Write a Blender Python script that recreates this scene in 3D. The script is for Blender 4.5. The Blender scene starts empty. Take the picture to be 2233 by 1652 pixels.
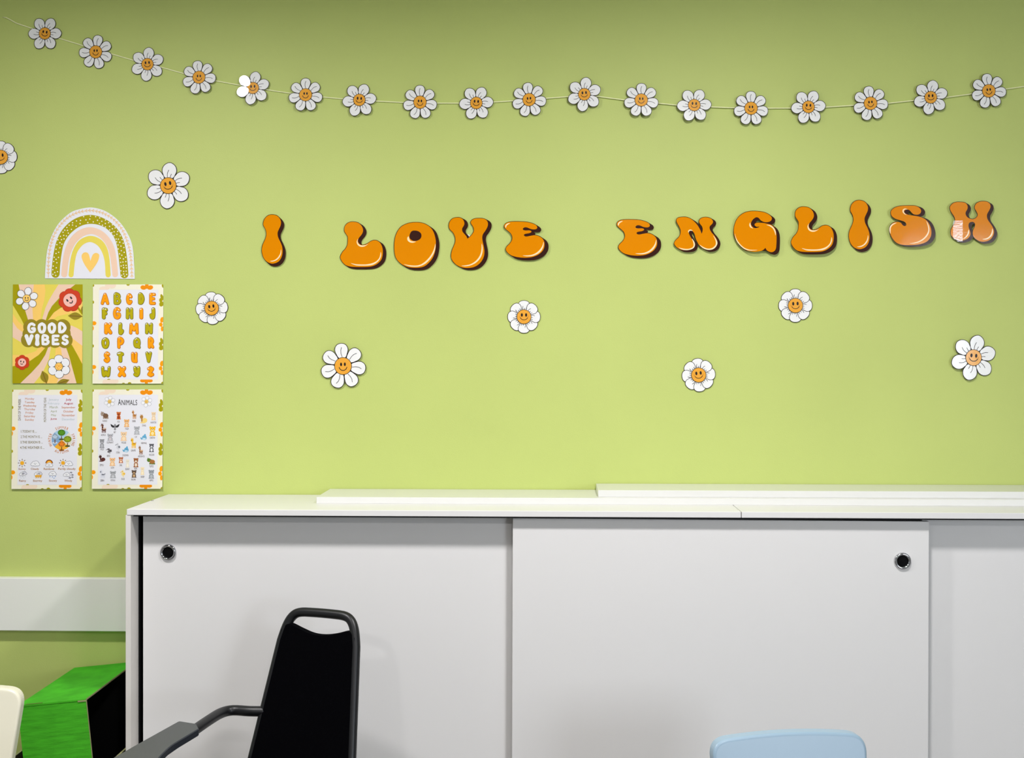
import bpy, bmesh, math, random
from mathutils import Vector, Matrix
from mathutils.geometry import tessellate_polygon

random.seed(7)
S = bpy.context.scene
COL = S.collection

# ------------------------------------------------------------------ camera, world, light, exposure
# world: X to the right along the green wall, Y into the wall (wall face at Y=0), Z up, metres
IW, IH = 2233.0, 1652.0
F, CX, HY, VPX, DIST, HC = 2700.0, 1116.5, 774.0, 1208.0, 3.65, 1.49
YAW = math.atan((VPX - CX) / F)
cam_d = bpy.data.cameras.new('camera')
cam_d.sensor_fit = 'HORIZONTAL'
cam_d.sensor_width = 36.0
cam_d.lens = 36.0 * F / IW
cam_d.shift_y = -(IH / 2 - HY) / IW
cam_d.clip_start = 0.05
cam = bpy.data.objects.new('camera', cam_d)
COL.objects.link(cam)
cam.location = (0, -DIST, HC)
cam.rotation_euler = (math.pi / 2, 0, YAW)
S.camera = cam

S.view_settings.view_transform = 'Standard'
S.view_settings.look = 'None'
S.view_settings.gamma = 1.0
S.view_settings.use_curve_mapping = False
S.view_settings.exposure = 0.20

RX0, RX1, RY0, CEIL = -2.9, 4.5, -6.2, 2.63      # room: left, right, rear, ceiling height
world = bpy.data.worlds.new('daylight')
S.world = world
world.use_nodes = True
wb = world.node_tree.nodes['Background']
wb.inputs[0].default_value = (0.86, 0.92, 1.0, 1)
wb.inputs[1].default_value = 15.0
LAMP_W = 29.0
LAMP_COL = (1.0, 0.975, 0.985)
LAMPS = [(-1.26, -1.42), (0.46, -1.42), (-1.27, -4.2), (0.46, -4.2)]
WIN = (2.70, 4.3, 0.95, 2.45)                    # window in the rear wall, behind the camera: x0, x1, z0, z1
pd = bpy.data.lights.new('window_portal', 'AREA')
pd.shape = 'RECTANGLE'
pd.size, pd.size_y = WIN[1] - WIN[0], WIN[3] - WIN[2]
pd.cycles.is_portal = True
po = bpy.data.objects.new('window_portal', pd)
COL.objects.link(po)
po.location = ((WIN[0] + WIN[1]) / 2, RY0 - 0.10, (WIN[2] + WIN[3]) / 2)
po.rotation_euler = (math.pi / 2, 0, 0)


# ------------------------------------------------------------------ picture measurements -> room coordinates
def ray(px, py):
    u, v = (px - CX) / F, (HY - py) / F
    return (-math.sin(YAW) + u * math.cos(YAW), math.cos(YAW) + u * math.sin(YAW), v)


def wall_xz(px, py):
    r = ray(px, py)
    t = DIST / r[1]
    return (t * r[0], HC + t * r[2])


def at_z(px, py, z):
    r = ray(px, py)
    t = (z - HC) / r[2]
    return Vector((t * r[0], -DIST + t * r[1], z))


# ------------------------------------------------------------------ materials
def s2l(c):
    out = []
    for v in c:
        v /= 255.0
        out.append(v / 12.92 if v <= 0.04045 else ((v + 0.055) / 1.055) ** 2.4)
    return tuple(out)


MATS = {}


def mat(name, rgb, rough=0.5, spec=0.5, metal=0.0, noise=0.0, nscale=20.0, bump=0.0, bscale=200.0, coat=0.0, stretch=None, linear=False):
    if name in MATS:
        return MATS[name]
    m = bpy.data.materials.new(name)
    m.use_nodes = True
    nt = m.node_tree
    b = nt.nodes['Principled BSDF']
    c = tuple(rgb) if linear else s2l(rgb)
    b.inputs['Base Color'].default_value = (*c, 1)
    b.inputs['Roughness'].default_value = rough
    b.inputs['Metallic'].default_value = metal
    b.inputs['Specular IOR Level'].default_value = spec
    b.inputs['Coat Weight'].default_value = coat
    b.inputs['Coat Roughness'].default_value = 0.08
    if noise or bump:
        tc = nt.nodes.new('ShaderNodeTexCoord')
        mp = nt.nodes.new('ShaderNodeMapping')
        nt.links.new(tc.outputs['Object'], mp.inputs['Vector'])
        if stretch:
            mp.inputs['Scale'].default_value = stretch
    if noise:
        n = nt.nodes.new('ShaderNodeTexNoise')
        n.inputs['Scale'].default_value = nscale
        n.inputs['Detail'].default_value = 4
        nt.links.new(mp.outputs['Vector'], n.inputs['Vector'])
        r = nt.nodes.new('ShaderNodeValToRGB')
        r.color_ramp.elements[0].position = 0.3
        r.color_ramp.elements[1].position = 0.7
        r.color_ramp.elements[0].color = (*[v * (1 - noise) for v in c], 1)
        r.color_ramp.elements[1].color = (*[min(1, v * (1 + noise)) for v in c], 1)
        nt.links.new(n.outputs['Fac'], r.inputs['Fac'])
        nt.links.new(r.outputs['Color'], b.inputs['Base Color'])
    if bump:
        n2 = nt.nodes.new('ShaderNodeTexNoise')
        n2.inputs['Scale'].default_value = bscale
        n2.inputs['Detail'].default_value = 3
        nt.links.new(mp.outputs['Vector'], n2.inputs['Vector'])
        bp = nt.nodes.new('ShaderNodeBump')
        bp.inputs['Strength'].default_value = bump
        bp.inputs['Distance'].default_value = 0.002
        nt.links.new(n2.outputs['Fac'], bp.inputs['Height'])
        nt.links.new(bp.outputs['Normal'], b.inputs['Normal'])
    MATS[name] = m
    return m


def emat(name, col, strength):
    m = bpy.data.materials.new(name)
    m.use_nodes = True
    b = m.node_tree.nodes['Principled BSDF']
    b.inputs['Base Color'].default_value = (*col, 1)
    b.inputs['Emission Color'].default_value = (*col, 1)
    b.inputs['Emission Strength'].default_value = strength
    MATS[name] = m
    return m


WALL = mat('green_wall_paint', (0.515, 0.60, 0.176), rough=0.55, spec=0.3, noise=0.03, nscale=2.2, bump=0.12, bscale=260, linear=True)
CEILM = mat('ceiling_white', (190, 190, 190), rough=0.8)
SIDE = mat('pale_wall_paint', (176, 178, 180), rough=0.7, bump=0.1)
FLOORM = mat('grey_vinyl_floor', (120, 116, 112), rough=0.45, noise=0.12, nscale=6)
RAILM = mat('rail_white', (236, 236, 228), rough=0.4)
CABM = mat('white_laminate', (226, 225, 223), rough=0.35, spec=0.4, bump=0.03, bscale=500)
CABEDGE = mat('white_edge_band', (222, 218, 212), rough=0.45)
BOARDM = mat('white_board_laminate', (222, 222, 218), rough=0.3)
DARKIN = mat('dark_gap', (14, 14, 16), rough=0.8)  # near-black, so shade inside the cabinet is put into the colour
CHROME = mat('chrome', (200, 200, 204), rough=0.06, metal=1.0)
CUPM = mat('black_cup', (4, 4, 5), rough=0.6, spec=0.1)
PETALM = mat('laminated_white', (240, 240, 239), rough=0.12, spec=0.5, bump=0.06, bscale=60)
INK = mat('ink_black', (40, 32, 32), rough=0.3, spec=0.15)
DISC = mat('daisy_orange', (236, 166, 58), rough=0.12, bump=0.06, bscale=60)
PADM = mat('adhesive_pad', (220, 220, 216), rough=0.8)
STRINGM = mat('string_pale', (242, 244, 190), rough=0.8)
LORANGE = mat('letter_orange', (226, 136, 0), rough=0.09, spec=0.22, bump=0.05, bscale=50)
LBROWN = mat('letter_brown', (58, 32, 26), rough=0.12, spec=0.15, bump=0.05, bscale=50)
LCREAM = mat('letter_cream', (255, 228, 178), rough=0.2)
PAPER = mat('paper_white', (232, 232, 238), rough=0.5)
CREAMP = mat('paper_cream', (243, 238, 214), rough=0.5)
OLIVE = mat('print_olive', (168, 158, 0), rough=0.5, spec=0.2)
DOLIVE = mat('print_dark_olive', (150, 132, 8), rough=0.5)
PEACH = mat('print_peach', (242, 206, 178), rough=0.5)
PEACHL = mat('print_pale_peach', (243, 221, 196), rough=0.5)
PYEL = mat('print_yellow', (232, 214, 84), rough=0.5)
PORL = mat('print_light_orange', (252, 206, 104), rough=0.5)
PORANGE = mat('print_orange', (252, 160, 0), rough=0.5, spec=0.2)
PDORANGE = mat('print_deep_orange', (240, 144, 0), rough=0.5, spec=0.2)
PRED = mat('print_red', (208, 56, 8), rough=0.5)
PPINK = mat('print_pink', (246, 190, 176), rough=0.5)
PBROWN = mat('print_brown', (112, 66, 14), rough=0.5)
PBLACK = mat('print_black', (34, 30, 30), rough=0.5)
PWHITE = mat('print_white', (240, 240, 242), rough=0.5)


TAPE = bpy.data.materials.new('clear_tape')
TAPE.use_nodes = True
_nt = TAPE.node_tree
_nt.nodes.clear()
_o = _nt.nodes.new('ShaderNodeOutputMaterial')
_m = _nt.nodes.new('ShaderNodeMixShader')
_t = _nt.nodes.new('ShaderNodeBsdfTransparent')
_g = _nt.nodes.new('ShaderNodeBsdfGlossy')
_g.inputs['Roughness'].default_value = 0.2
_m.inputs[0].default_value = 0.12
_n = _nt.nodes.new('ShaderNodeTexNoise')
_n.inputs['Scale'].default_value = 160
_c = _nt.nodes.new('ShaderNodeTexCoord')
_b = _nt.nodes.new('ShaderNodeBump')
_b.inputs['Strength'].default_value = 0.35
_b.inputs['Distance'].default_value = 0.001
for _x, _y in ((_c.outputs['Object'], _n.inputs['Vector']), (_n.outputs['Fac'], _b.inputs['Height']), (_b.outputs['Normal'], _g.inputs['Normal']),
               (_t.outputs[0], _m.inputs[1]), (_g.outputs[0], _m.inputs[2]), (_m.outputs[0], _o.inputs['Surface'])):
    _nt.links.new(_x, _y)


# ------------------------------------------------------------------ object helpers
def tag(o, label=None, cat=None, group=None, kind=None):
    if label:
        o['label'] = label
    if cat:
        o['category'] = cat
    if group:
        o['group'] = group
    if kind:
        o['kind'] = kind
    return o


def empty(name, loc=(0, 0, 0), rot=(0, 0, 0)):
    o = bpy.data.objects.new(name, None)
    o.empty_display_size = 0.05
    COL.objects.link(o)
    o.location = loc
    o.rotation_euler = rot
    return o


def link(name, me, m=None, parent=None, loc=None, rot=None):
    o = bpy.data.objects.new(name, me)
    COL.objects.link(o)
    if m is not None and len(me.materials) == 0:
        me.materials.append(m)
    if parent:
        o.parent = parent
    if loc:
        o.location = loc
    if rot:
        o.rotation_euler = rot
    return o


def from_bm(name, bm, m, parent=None, smooth=False, **k):
    bmesh.ops.recalc_face_normals(bm, faces=bm.faces)
    me = bpy.data.meshes.new(name)
    bm.to_mesh(me)
    bm.free()
    if smooth:
        for p in me.polygons:
            p.use_smooth = True
    return link(name, me, m, parent, **k)


def bm_box(bm, x0, x1, y0, y1, z0, z1, bevel=0.0, seg=2):
    r = bmesh.ops.create_cube(bm, size=1.0)
    vs = r['verts']
    bmesh.ops.scale(bm, vec=(x1 - x0, y1 - y0, z1 - z0), verts=vs)
    bmesh.ops.translate(bm, vec=((x0 + x1) / 2, (y0 + y1) / 2, (z0 + z1) / 2), verts=vs)
    if bevel:
        es = list({e for v in vs for e in v.link_edges})
        bmesh.ops.bevel(bm, geom=es, offset=bevel, segments=seg, affect='EDGES', profile=0.5)


def box(name, x0, x1, y0, y1, z0, z1, m, parent=None, bevel=0.0, seg=2):
    bm = bmesh.new()
    bm_box(bm, x0, x1, y0, y1, z0, z1, bevel, seg)
    return from_bm(name, bm, m, parent)


def cr_closed(pts, n=5):
    out = []
    N = len(pts)
    for i in range(N):
        p0, p1, p2, p3 = pts[i - 1], pts[i], pts[(i + 1) % N], pts[(i + 2) % N]
        if p1[0] == p2[0] and p1[1] == p2[1]:
            continue
        for k in range(n):
            t = k / n
            out.append(tuple(0.5 * (2 * p1[a] + (p2[a] - p0[a]) * t + (2 * p0[a] - 5 * p1[a] + 4 * p2[a] - p3[a]) * t * t
                             + (3 * p1[a] - p0[a] - 3 * p2[a] + p3[a]) * t ** 3) for a in range(len(p1))))
    return out


def cr_open(pts, n=5):
    q = [pts[0]] + list(pts) + [pts[-1]]
    out = []
    for i in range(1, len(q) - 2):
        p0, p1, p2, p3 = q[i - 1], q[i], q[i + 1], q[i + 2]
        for k in range(n):
            t = k / n
            out.append(tuple(0.5 * (2 * p1[a] + (p2[a] - p0[a]) * t + (2 * p0[a] - 5 * p1[a] + 4 * p2[a] - p3[a]) * t * t
                             + (3 * p1[a] - p0[a] - 3 * p2[a] + p3[a]) * t ** 3) for a in range(len(p1))))
    out.append(tuple(pts[-1]))
    return out


def area(p):
    return 0.5 * sum(p[i - 1][0] * p[i][1] - p[i][0] * p[i - 1][1] for i in range(len(p)))


def dilate(p, d):
    s = 1 if area(p) > 0 else -1
    out = []
    N = len(p)
    for i in range(N):
        a, b, c = p[i - 1], p[i], p[(i + 1) % N]
        tx, ty = c[0] - a[0], c[1] - a[1]
        L = math.hypot(tx, ty) or 1
        out.append((b[0] + s * ty / L * d, b[1] - s * tx / L * d))
    return out


def ell(cx, cy, rx, ry, rot=0.0, n=16):
    c, s = math.cos(rot), math.sin(rot)
    return [(cx + rx * math.cos(a) * c - ry * math.sin(a) * s, cy + rx * math.cos(a) * s + ry * math.sin(a) * c)
            for a in [2 * math.pi * k / n for k in range(n)]]


def stroke(pts, r, n=10):
    """a thick round-ended pen line as a list of polygons; r may be a number or one per point"""
    rs = r if isinstance(r, (list, tuple)) else [r] * len(pts)
    out = [ell(p[0], p[1], q, q, 0, n) for p, q in zip(pts, rs)]
    for (a, b, ra, rb) in zip(pts, pts[1:], rs, rs[1:]):
        dx, dy = b[0] - a[0], b[1] - a[1]
        L = math.hypot(dx, dy)
        if L < 1e-9:
            continue
        nx, ny = -dy / L, dx / L
        out.append([(a[0] + nx * ra, a[1] + ny * ra), (b[0] + nx * rb, b[1] + ny * rb),
                    (b[0] - nx * rb, b[1] - ny * rb), (a[0] - nx * ra, a[1] - ny * ra)])
    return out


def clip(poly, x0, y0, x1, y1):
    def cut(p, inside, inter):
        o = []
        for i in range(len(p)):
            a, b = p[i - 1], p[i]
            if inside(b):
                if not inside(a):
                    o.append(inter(a, b))
                o.append(b)
            elif inside(a):
                o.append(inter(a, b))
        return o

    def ix(v):
        return lambda a, b: (v, a[1] + (b[1] - a[1]) * (v - a[0]) / (b[0] - a[0]))

    def iy(v):
        return lambda a, b: (a[0] + (b[0] - a[0]) * (v - a[1]) / (b[1] - a[1]), v)
    for ins, it in ((lambda p: p[0] >= x0, ix(x0)), (lambda p: p[0] <= x1, ix(x1)), (lambda p: p[1] >= y0, iy(y0)), (lambda p: p[1] <= y1, iy(y1))):
        if poly:
            poly = cut(poly, ins, it)
    return poly


def flat_mesh(name, polys, layer, thick=0.0, mats=None):
    """polys: list of polygons (or (polygon, material index)) in local x/z; front face at y=-layer, extruded back by thick"""
    V, Fc, MI = [], [], []
    front = layer
    step = min(1.5e-6, 1.6e-4 / max(1, len(polys)))
    for idx, item in enumerate(polys):
        layer = front - idx * step             # overlapping pieces never share a plane
        mi = 0
        if isinstance(item, tuple) and isinstance(item[1], int):
            item, mi = item
        p = item
        if len(p) < 3:
            continue
        if area(p) < 0:
            p = p[::-1]
        b = len(V)
        tris = tessellate_polygon([[Vector((x, z, 0)) for x, z in p]])
        V += [(x, -layer, z) for x, z in p]
        for t in tris:
            Fc.append([b + i for i in t])
            MI.append(mi)
        if thick:
            N = len(p)
            V += [(x, -layer + thick, z) for x, z in p]
            for t in tris:
                Fc.append([b + N + i for i in reversed(t)])
                MI.append(mi)
            for i in range(N):
                j = (i + 1) % N
                Fc.append([b + i, b + N + i, b + N + j, b + j])
                MI.append(mi)
    me = bpy.data.meshes.new(name)
    me.from_pydata(V, [], Fc)
    me.polygons.foreach_set('material_index', MI)
    if mats:
        for m in mats:
            me.materials.append(m)
    me.update()
    return me


def flat(name, polys, m, parent, layer, thick=0.0, **k):
    ms = m if isinstance(m, list) else [m]
    return link(name, flat_mesh(name, polys, layer, thick, ms), None, parent, **k)


def tube_bm(bm, path, r, seg=10, cap=True):
    P = [Vector(p) for p in path]
    rs = r if isinstance(r, (list, tuple)) else [r] * len(P)
    T = [(P[min(i + 1, len(P) - 1)] - P[max(i - 1, 0)]).normalized() for i in range(len(P))]
    up = Vector((0, 0, 1)) if abs(T[0].z) < 0.9 else Vector((1, 0, 0))
    n = (up - T[0] * up.dot(T[0])).normalized()
    rings = []
    for i, p in enumerate(P):
        n = (n - T[i] * n.dot(T[i])).normalized()
        b = T[i].cross(n)
        rings.append([bm.verts.new(p + (n * math.cos(a) + b * math.sin(a)) * rs[i]) for a in [2 * math.pi * k / seg for k in range(seg)]])
    for a, b in zip(rings, rings[1:]):
        for k in range(seg):
            bm.faces.new((a[k], a[(k + 1) % seg], b[(k + 1) % seg], b[k]))
    if cap:
        bm.faces.new(rings[0][::-1])
        bm.faces.new(rings[-1])


def tube(name, path, r, m, parent=None, seg=10):
    bm = bmesh.new()
    tube_bm(bm, path, r, seg)
    return from_bm(name, bm, m, parent, smooth=True)


def copy_tree(o, parent=None):
    c = o.copy()
    COL.objects.link(c)
    if parent:
        c.parent = parent
        c.matrix_parent_inverse = o.matrix_parent_inverse.copy()
    for ch in list(o.children):
        copy_tree(ch, c)
    return c


# ------------------------------------------------------------------ the room
def structure(o):
    return tag(o, kind='structure')


structure(box('floor', RX0, RX1, RY0, 0, -0.05, 0, FLOORM))
structure(box('ceiling', RX0, RX1, RY0, 0, CEIL, CEIL + 0.05, CEILM))
structure(box('wall_back', RX0 - 0.1, RX1 + 0.2, 0, 0.12, -0.05, CEIL + 0.05, WALL))
structure(box('wall_left', RX0 - 0.1, RX0, RY0, 0, 0, CEIL, SIDE))
structure(box('wall_right', RX1, RX1 + 0.2, RY0, 0, 0, CEIL, SIDE))
bm = bmesh.new()
bm_box(bm, RX0 - 0.1, WIN[0], RY0 - 0.2, RY0, 0, CEIL)
bm_box(bm, WIN[1], RX1 + 0.2, RY0 - 0.2, RY0, 0, CEIL)
bm_box(bm, WIN[0], WIN[1], RY0 - 0.2, RY0, 0, WIN[2])
bm_box(bm, WIN[0], WIN[1], RY0 - 0.2, RY0, WIN[3], CEIL)
structure(from_bm('wall_front', bm, SIDE))
bm = bmesh.new()
for x in (WIN[0], (WIN[0] + WIN[1]) / 2 - 0.03, WIN[1] - 0.06):
    bm_box(bm, x, x + 0.06, RY0 - 0.09, RY0 - 0.03, WIN[2], WIN[3])
for z in (WIN[2], WIN[3] - 0.06):
    bm_box(bm, WIN[0], WIN[1], RY0 - 0.09, RY0 - 0.03, z, z + 0.06)
structure(from_bm('window_1', bm, mat('window_white', (235, 235, 235), rough=0.4)))
structure(box('trim_1', RX0, -1.1515, -0.028, 0.0, 0.6724, 0.8288, RAILM, bevel=0.002))

lamp_glow = emat('lamp_diffuser', (1.0, 0.96, 0.88), 6.0)
for i, (lx, ly) in enumerate(LAMPS):
    where = ('nearest the green wall, left', 'nearest the green wall, right', 'at the rear, left', 'at the rear, right')[i]
    t = tag(empty('ceiling_light', (lx, ly, CEIL)), 'round white ceiling downlight ' + where, 'ceiling light', 'ceiling downlights')
    bm = bmesh.new()
    n = 32
    rings = [[bm.verts.new((r * math.cos(2 * math.pi * k / n), r * math.sin(2 * math.pi * k / n), z)) for k in range(n)] for r, z in ((0.135, 0.0), (0.133, -0.008), (0.115, -0.010), (0.112, 0.0))]
    for p, q in zip(rings, rings[1:]):
        for k in range(n):
            bm.faces.new((p[k], p[(k + 1) % n], q[(k + 1) % n], q[k]))
    from_bm('rim', bm, RAILM, t, smooth=True)
    bm = bmesh.new()
    bmesh.ops.create_circle(bm, cap_ends=True, segments=32, radius=0.113)
    from_bm('diffuser', bm, lamp_glow, t, loc=(0, 0, -0.003))
    ld = bpy.data.lights.new('lamp_light', 'AREA')
    ld.shape = 'DISK'
    ld.size = 0.22
    ld.energy = LAMP_W if ly > -3 else LAMP_W * 0.72
    ld.color = LAMP_COL
    lo = bpy.data.objects.new('lamp_light', ld)
    COL.objects.link(lo)
    lo.parent = t
    lo.location = (0, 0, -0.012)

# ------------------------------------------------------------------ white sliding-door cabinet
CT, CB = 1.0765, 1.0605                          # top face, underside of the top board
CXL, CXR = -1.147, 2.135
cab = tag(empty('sliding_door_cabinet', (0, 0, 0)), 'long white sideboard with sliding doors and ring pulls against the green wall', 'cabinet')
box('side_panel', CXL - 0.0035, CXL + 0.0105, -0.36, -0.004, 0.0, CB, CABEDGE, cab, bevel=0.0008)
box('painted_gap_shade', CXL + 0.0105, CXL + 0.0115, -0.298, -0.012, 0.08, CB, DARKIN, cab)  # dark sheet added to paint the shade in the gap beside the door
box('side_panel', CXR - 0.016, CXR, -0.36, -0.004, 0.0, CB, CABEDGE, cab, bevel=0.0008)
box('back_panel', CXL + 0.016, CXR - 0.016, -0.012, -0.004, 0.06, CB, DARKIN, cab)
box('bottom_panel', CXL + 0.016, CXR - 0.016, -0.36, -0.012, 0.06, 0.076, CABEDGE, cab)
box('plinth', CXL + 0.016, CXR - 0.016, -0.33, -0.31, 0.0, 0.06, CABEDGE, cab)
box('inner_shelf', CXL + 0.016, CXR - 0.016, -0.26, -0.012, 0.55, 0.566, DARKIN, cab)
box('track', CXL + 0.016, CXR - 0.016, -0.355, -0.265, CB - 0.004, CB, DARKIN, cab)
SEAM = 0.4945
box('top_panel', CXL, SEAM - 0.0008, -0.3615, -0.002, CB, CT, CABM, cab, bevel=0.0012)
box('top_panel', SEAM + 0.0008, CXR + 0.002, -0.3615, -0.002, CB, CT, CABM, cab, bevel=0.0012)


def ring_pull(door, x, y, z):
    n = 40
    prof = [(0.0225, 0.0), (0.0222, -0.003), (0.0205, -0.0058), (0.0182, -0.0066), (0.0158, -0.0055), (0.0143, -0.0028), (0.0134, 0.0008)]
    bm = bmesh.new()
    rings = [[bm.verts.new((x + r * math.cos(2 * math.pi * k / n), y + d, z + r * math.sin(2 * math.pi * k / n))) for k in range(n)] for r, d in prof]
    for a, b in zip(rings, rings[1:]):
        for k in range(n):
            bm.faces.new((a[k], a[(k + 1) % n], b[(k + 1) % n], b[k]))
    tag(from_bm('ring_pull', bm, CHROME, door, smooth=True), 'chrome ring of the finger pull')
    bm = bmesh.new()
    prof = [(0.0138, 0.0002), (0.0130, -0.0004), (0.012, -0.0007), (0.0, -0.0008)]
    rings = [[bm.verts.new((x + max(r, 1e-5) * math.cos(2 * math.pi * k / n), y + d, z + max(r, 1e-5) * math.sin(2 * math.pi * k / n))) for k in range(n)] for r, d in prof]
    for a, b in zip(rings, rings[1:]):
        for k in range(n):
            bm.faces.new((a[k], a[(k + 1) % n], b[(k + 1) % n], b[k]))
    tag(from_bm('finger_cup', bm, CUPM, door, smooth=True), 'black centre of the finger pull')


d1 = box('sliding_door', -1.1232, -0.02, -0.300, -0.282, 0.08, CB - 0.0045, CABM, cab, bevel=0.001)
ring_pull(d1, -1.0532, -0.3002, 0.9515)
d2 = box('sliding_door', -0.1104, 0.9925, -0.337, -0.319, 0.08, 1.0545, CABM, cab, bevel=0.0015)
ring_pull(d2, 0.9228, -0.3372, 0.9493)
d2.rotation_euler = (0, 0.0036, 0)
d2.location = (-3.6e-3, 0, -0.0008)
d3 = box('sliding_door', 0.984, 2.05, -0.300, -0.282, 0.08, CB - 0.0045, CABM, cab, bevel=0.001)
ring_pull(d3, 1.98, -0.3002, 0.9515)

hp_ = at_z(332, 1091, CT)
bm = bmesh.new()
bmesh.ops.create_cone(bm, cap_ends=True, segments=20, radius1=0.005, radius2=0.005, depth=0.0006)
bmesh.ops.translate(bm, vec=(hp_.x, hp_.y, CT - 0.00022), verts=bm.verts)
from_bm('screw_hole', bm, DARKIN, cab)

b = box('shelf_board', -0.6627, 2.05, -0.2143, -0.003, CT, CT + 0.0178, BOARDM, bevel=0.0008)
tag(b, 'longer loose white board lying flat on top of the cabinet', 'board', 'loose boards on the cabinet')
b = box('shelf_board', 0.1235, 2.10, -0.183, -0.003, CT + 0.0178, CT + 0.0362, BOARDM, bevel=0.0008)
tag(b, 'shorter loose white board stacked on the longer board', 'board', 'loose boards on the cabinet')


# ------------------------------------------------------------------ daisies
def petal_outline(kind, R, grow=0.0):
    """petal pointing along +x, in metres"""
    if kind == 'six':
        pts = [(0.26, 0.0), (0.36, 0.185), (0.49, 0.254), (0.63, 0.298), (0.78, 0.268), (0.905, 0.165), (0.97, 0.0)]
    elif kind == 'seven':
        pts = [(0.28, 0.0), (0.38, 0.15), (0.52, 0.222), (0.68, 0.272), (0.82, 0.25), (0.93, 0.16), (0.97, 0.0)]
    else:
        pts = [(0.25, 0.0), (0.38, 0.16), (0.52, 0.27), (0.68, 0.335), (0.84, 0.30), (0.94, 0.18), (0.97, 0.0)]
    full = pts + [(x, -y) for x, y in pts[-2:0:-1]]
    p = [(x * R, y * R) for x, y in cr_closed(full, 3)]
    return dilate(p, grow) if grow else p


def rotp(p, a, dx=0.0, dy=0.0):
    c, s = math.cos(a), math.sin(a)
    return [(x * c - y * s + dx, x * s + y * c + dy) for x, y in p]


def make_daisy(kind, R, stand, label, group, pad=True):
    """laminated paper daisy; root on the wall, petal 0 at local angle 0, facing -Y; returns root"""
    n = {'six': 6, 'seven': 7, 'eight': 8}[kind]
    dr = {'six': 0.345, 'seven': 0.37, 'eight': 0.43}[kind] * R
    lw = 0.0011 * (R / 0.05) ** 0.5
    L0 = stand
    root = empty('paper_daisy')
    tag(root, label, 'paper flower', group)
    da = 2 * math.pi / n
    big = petal_outline(kind, R, lw * 1.35)
    if pad:
        flat('adhesive_pad', [ell(0, 0, R * 0.3, R * 0.3)], PADM, root, L0 - 0.0004, L0 - 0.0004)
    flat('card', [rotp(big, k * da) for k in range(n)] + [ell(0, 0, dr, dr)], INK, root, L0, 0.0006)
    pm = flat_mesh('petal', [petal_outline(kind, R)], 0.0, 0.0, [PETALM])
    om = flat_mesh('petal_outline', [petal_outline(kind, R, lw * 1.35)], 0.0, 0.0, [INK]) if kind == 'eight' else None
    for k in range(n):
        z = L0 + (0.0003 if kind != 'eight' else 0.0003 + 0.0002 * k)
        p = link('petal', pm, None, root, loc=(0, -z, 0), rot=(0, -k * da, 0))
        if om:
            link('petal_outline', om, None, p, loc=(0, 0.0001, 0))
    top = L0 + 0.0006 + (0.0016 if kind == 'eight' else 0)
    lines = []
    for k in range(n):
        if kind == 'seven':
            seg = [[(0.40, 0.0), (0.55, 0.035), (0.68, 0.03), (0.80, -0.02)]]
        elif kind == 'six':
            seg = [[(0.36, 0.06), (0.48, 0.075), (0.58, 0.06), (0.66, 0.03)], [(0.36, -0.06), (0.44, -0.075), (0.50, -0.10)]]
        else:
            seg = [[(0.43, 0.08), (0.55, 0.09), (0.64, 0.06)], [(0.43, -0.03), (0.52, -0.04)], [(0.43, -0.14), (0.52, -0.17)]]
        for s in seg:
            s = rotp([(x * R, y * R) for x, y in s], k * da)
            lines += stroke(s, lw * 0.55, 6)
    flat('petal_lines', lines, INK, root, top)
    face = flat('flower_centre', [ell(0, 0, dr - lw * 0.6, dr - lw * 0.6, 0, 36)], DISC, root, top + 0.0006)
    flat('centre_outline', [ell(0, 0, dr + lw * 0.6, dr + lw * 0.6, 0, 36)], INK, root, top + 0.0003)
    return root, face, dr, lw, top


def add_face(face, dr, lw, top, tilt, wide):
    """two oval eyes and a smile, turned by tilt (radians) against the petals' frame"""
    ex, ey = (0.30, 0.26) if wide else (0.22, 0.20)
    for s in (-1, 1):
        e = rotp(ell(s * ex * dr, ey * dr, (0.145 if wide else 0.12) * dr, (0.25 if wide else 0.21) * dr, 0, 12), tilt)
        flat('eye', [e], INK, face, top + 0.0009)
    sm = [(math.cos(a) * 0.52 * dr, math.sin(a) * (0.42 if wide else 0.5) * dr - 0.02 * dr) for a in [math.pi * (1.08 + 0.84 * k / 8) for k in range(9)]]
    if not wide:
        sm = [(x * 0.9, y) for x, y in sm]
    flat('smile', stroke(rotp(sm, tilt), lw * 0.75, 6), INK, face, top + 0.0009)
    if wide:
        fr = []
        for s in (-1, 1):
            for dx, dy in ((0.55, 0.02), (0.63, 0.08), (0.60, -0.06)):
                fr += [ell(s * dx * dr, dy * dr, 0.03 * dr, 0.03 * dr, 0, 6)]
        flat('freckles', [rotp(p, tilt) for p in fr], mat('freckle', (150, 84, 20)), face, top + 0.0009)


def bend_petal(root, k, aim):
    """turn one petal of a daisy so that it mirrors a lamp"""
    bpy.context.view_layer.update()
    pet = [c for c in root.children if c.name.startswith('petal') and not c.name.startswith('petal_')][k]
    mw = root.matrix_world.to_3x3()
    tip = pet.matrix_world @ Vector((0.036, 0, 0))
    d = (tip - cam.location).normalized()
    r = (Vector(aim) - tip).normalized()
    nl = (mw.inverted() @ (r - d)).normalized()
    q = Vector((0, -1, 0)).rotation_difference(nl).to_matrix() @ pet.rotation_euler.to_matrix()
    pet.rotation_euler = q.to_euler()
    pet.location = pet.location + Vector((0, -0.0012, 0))


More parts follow.
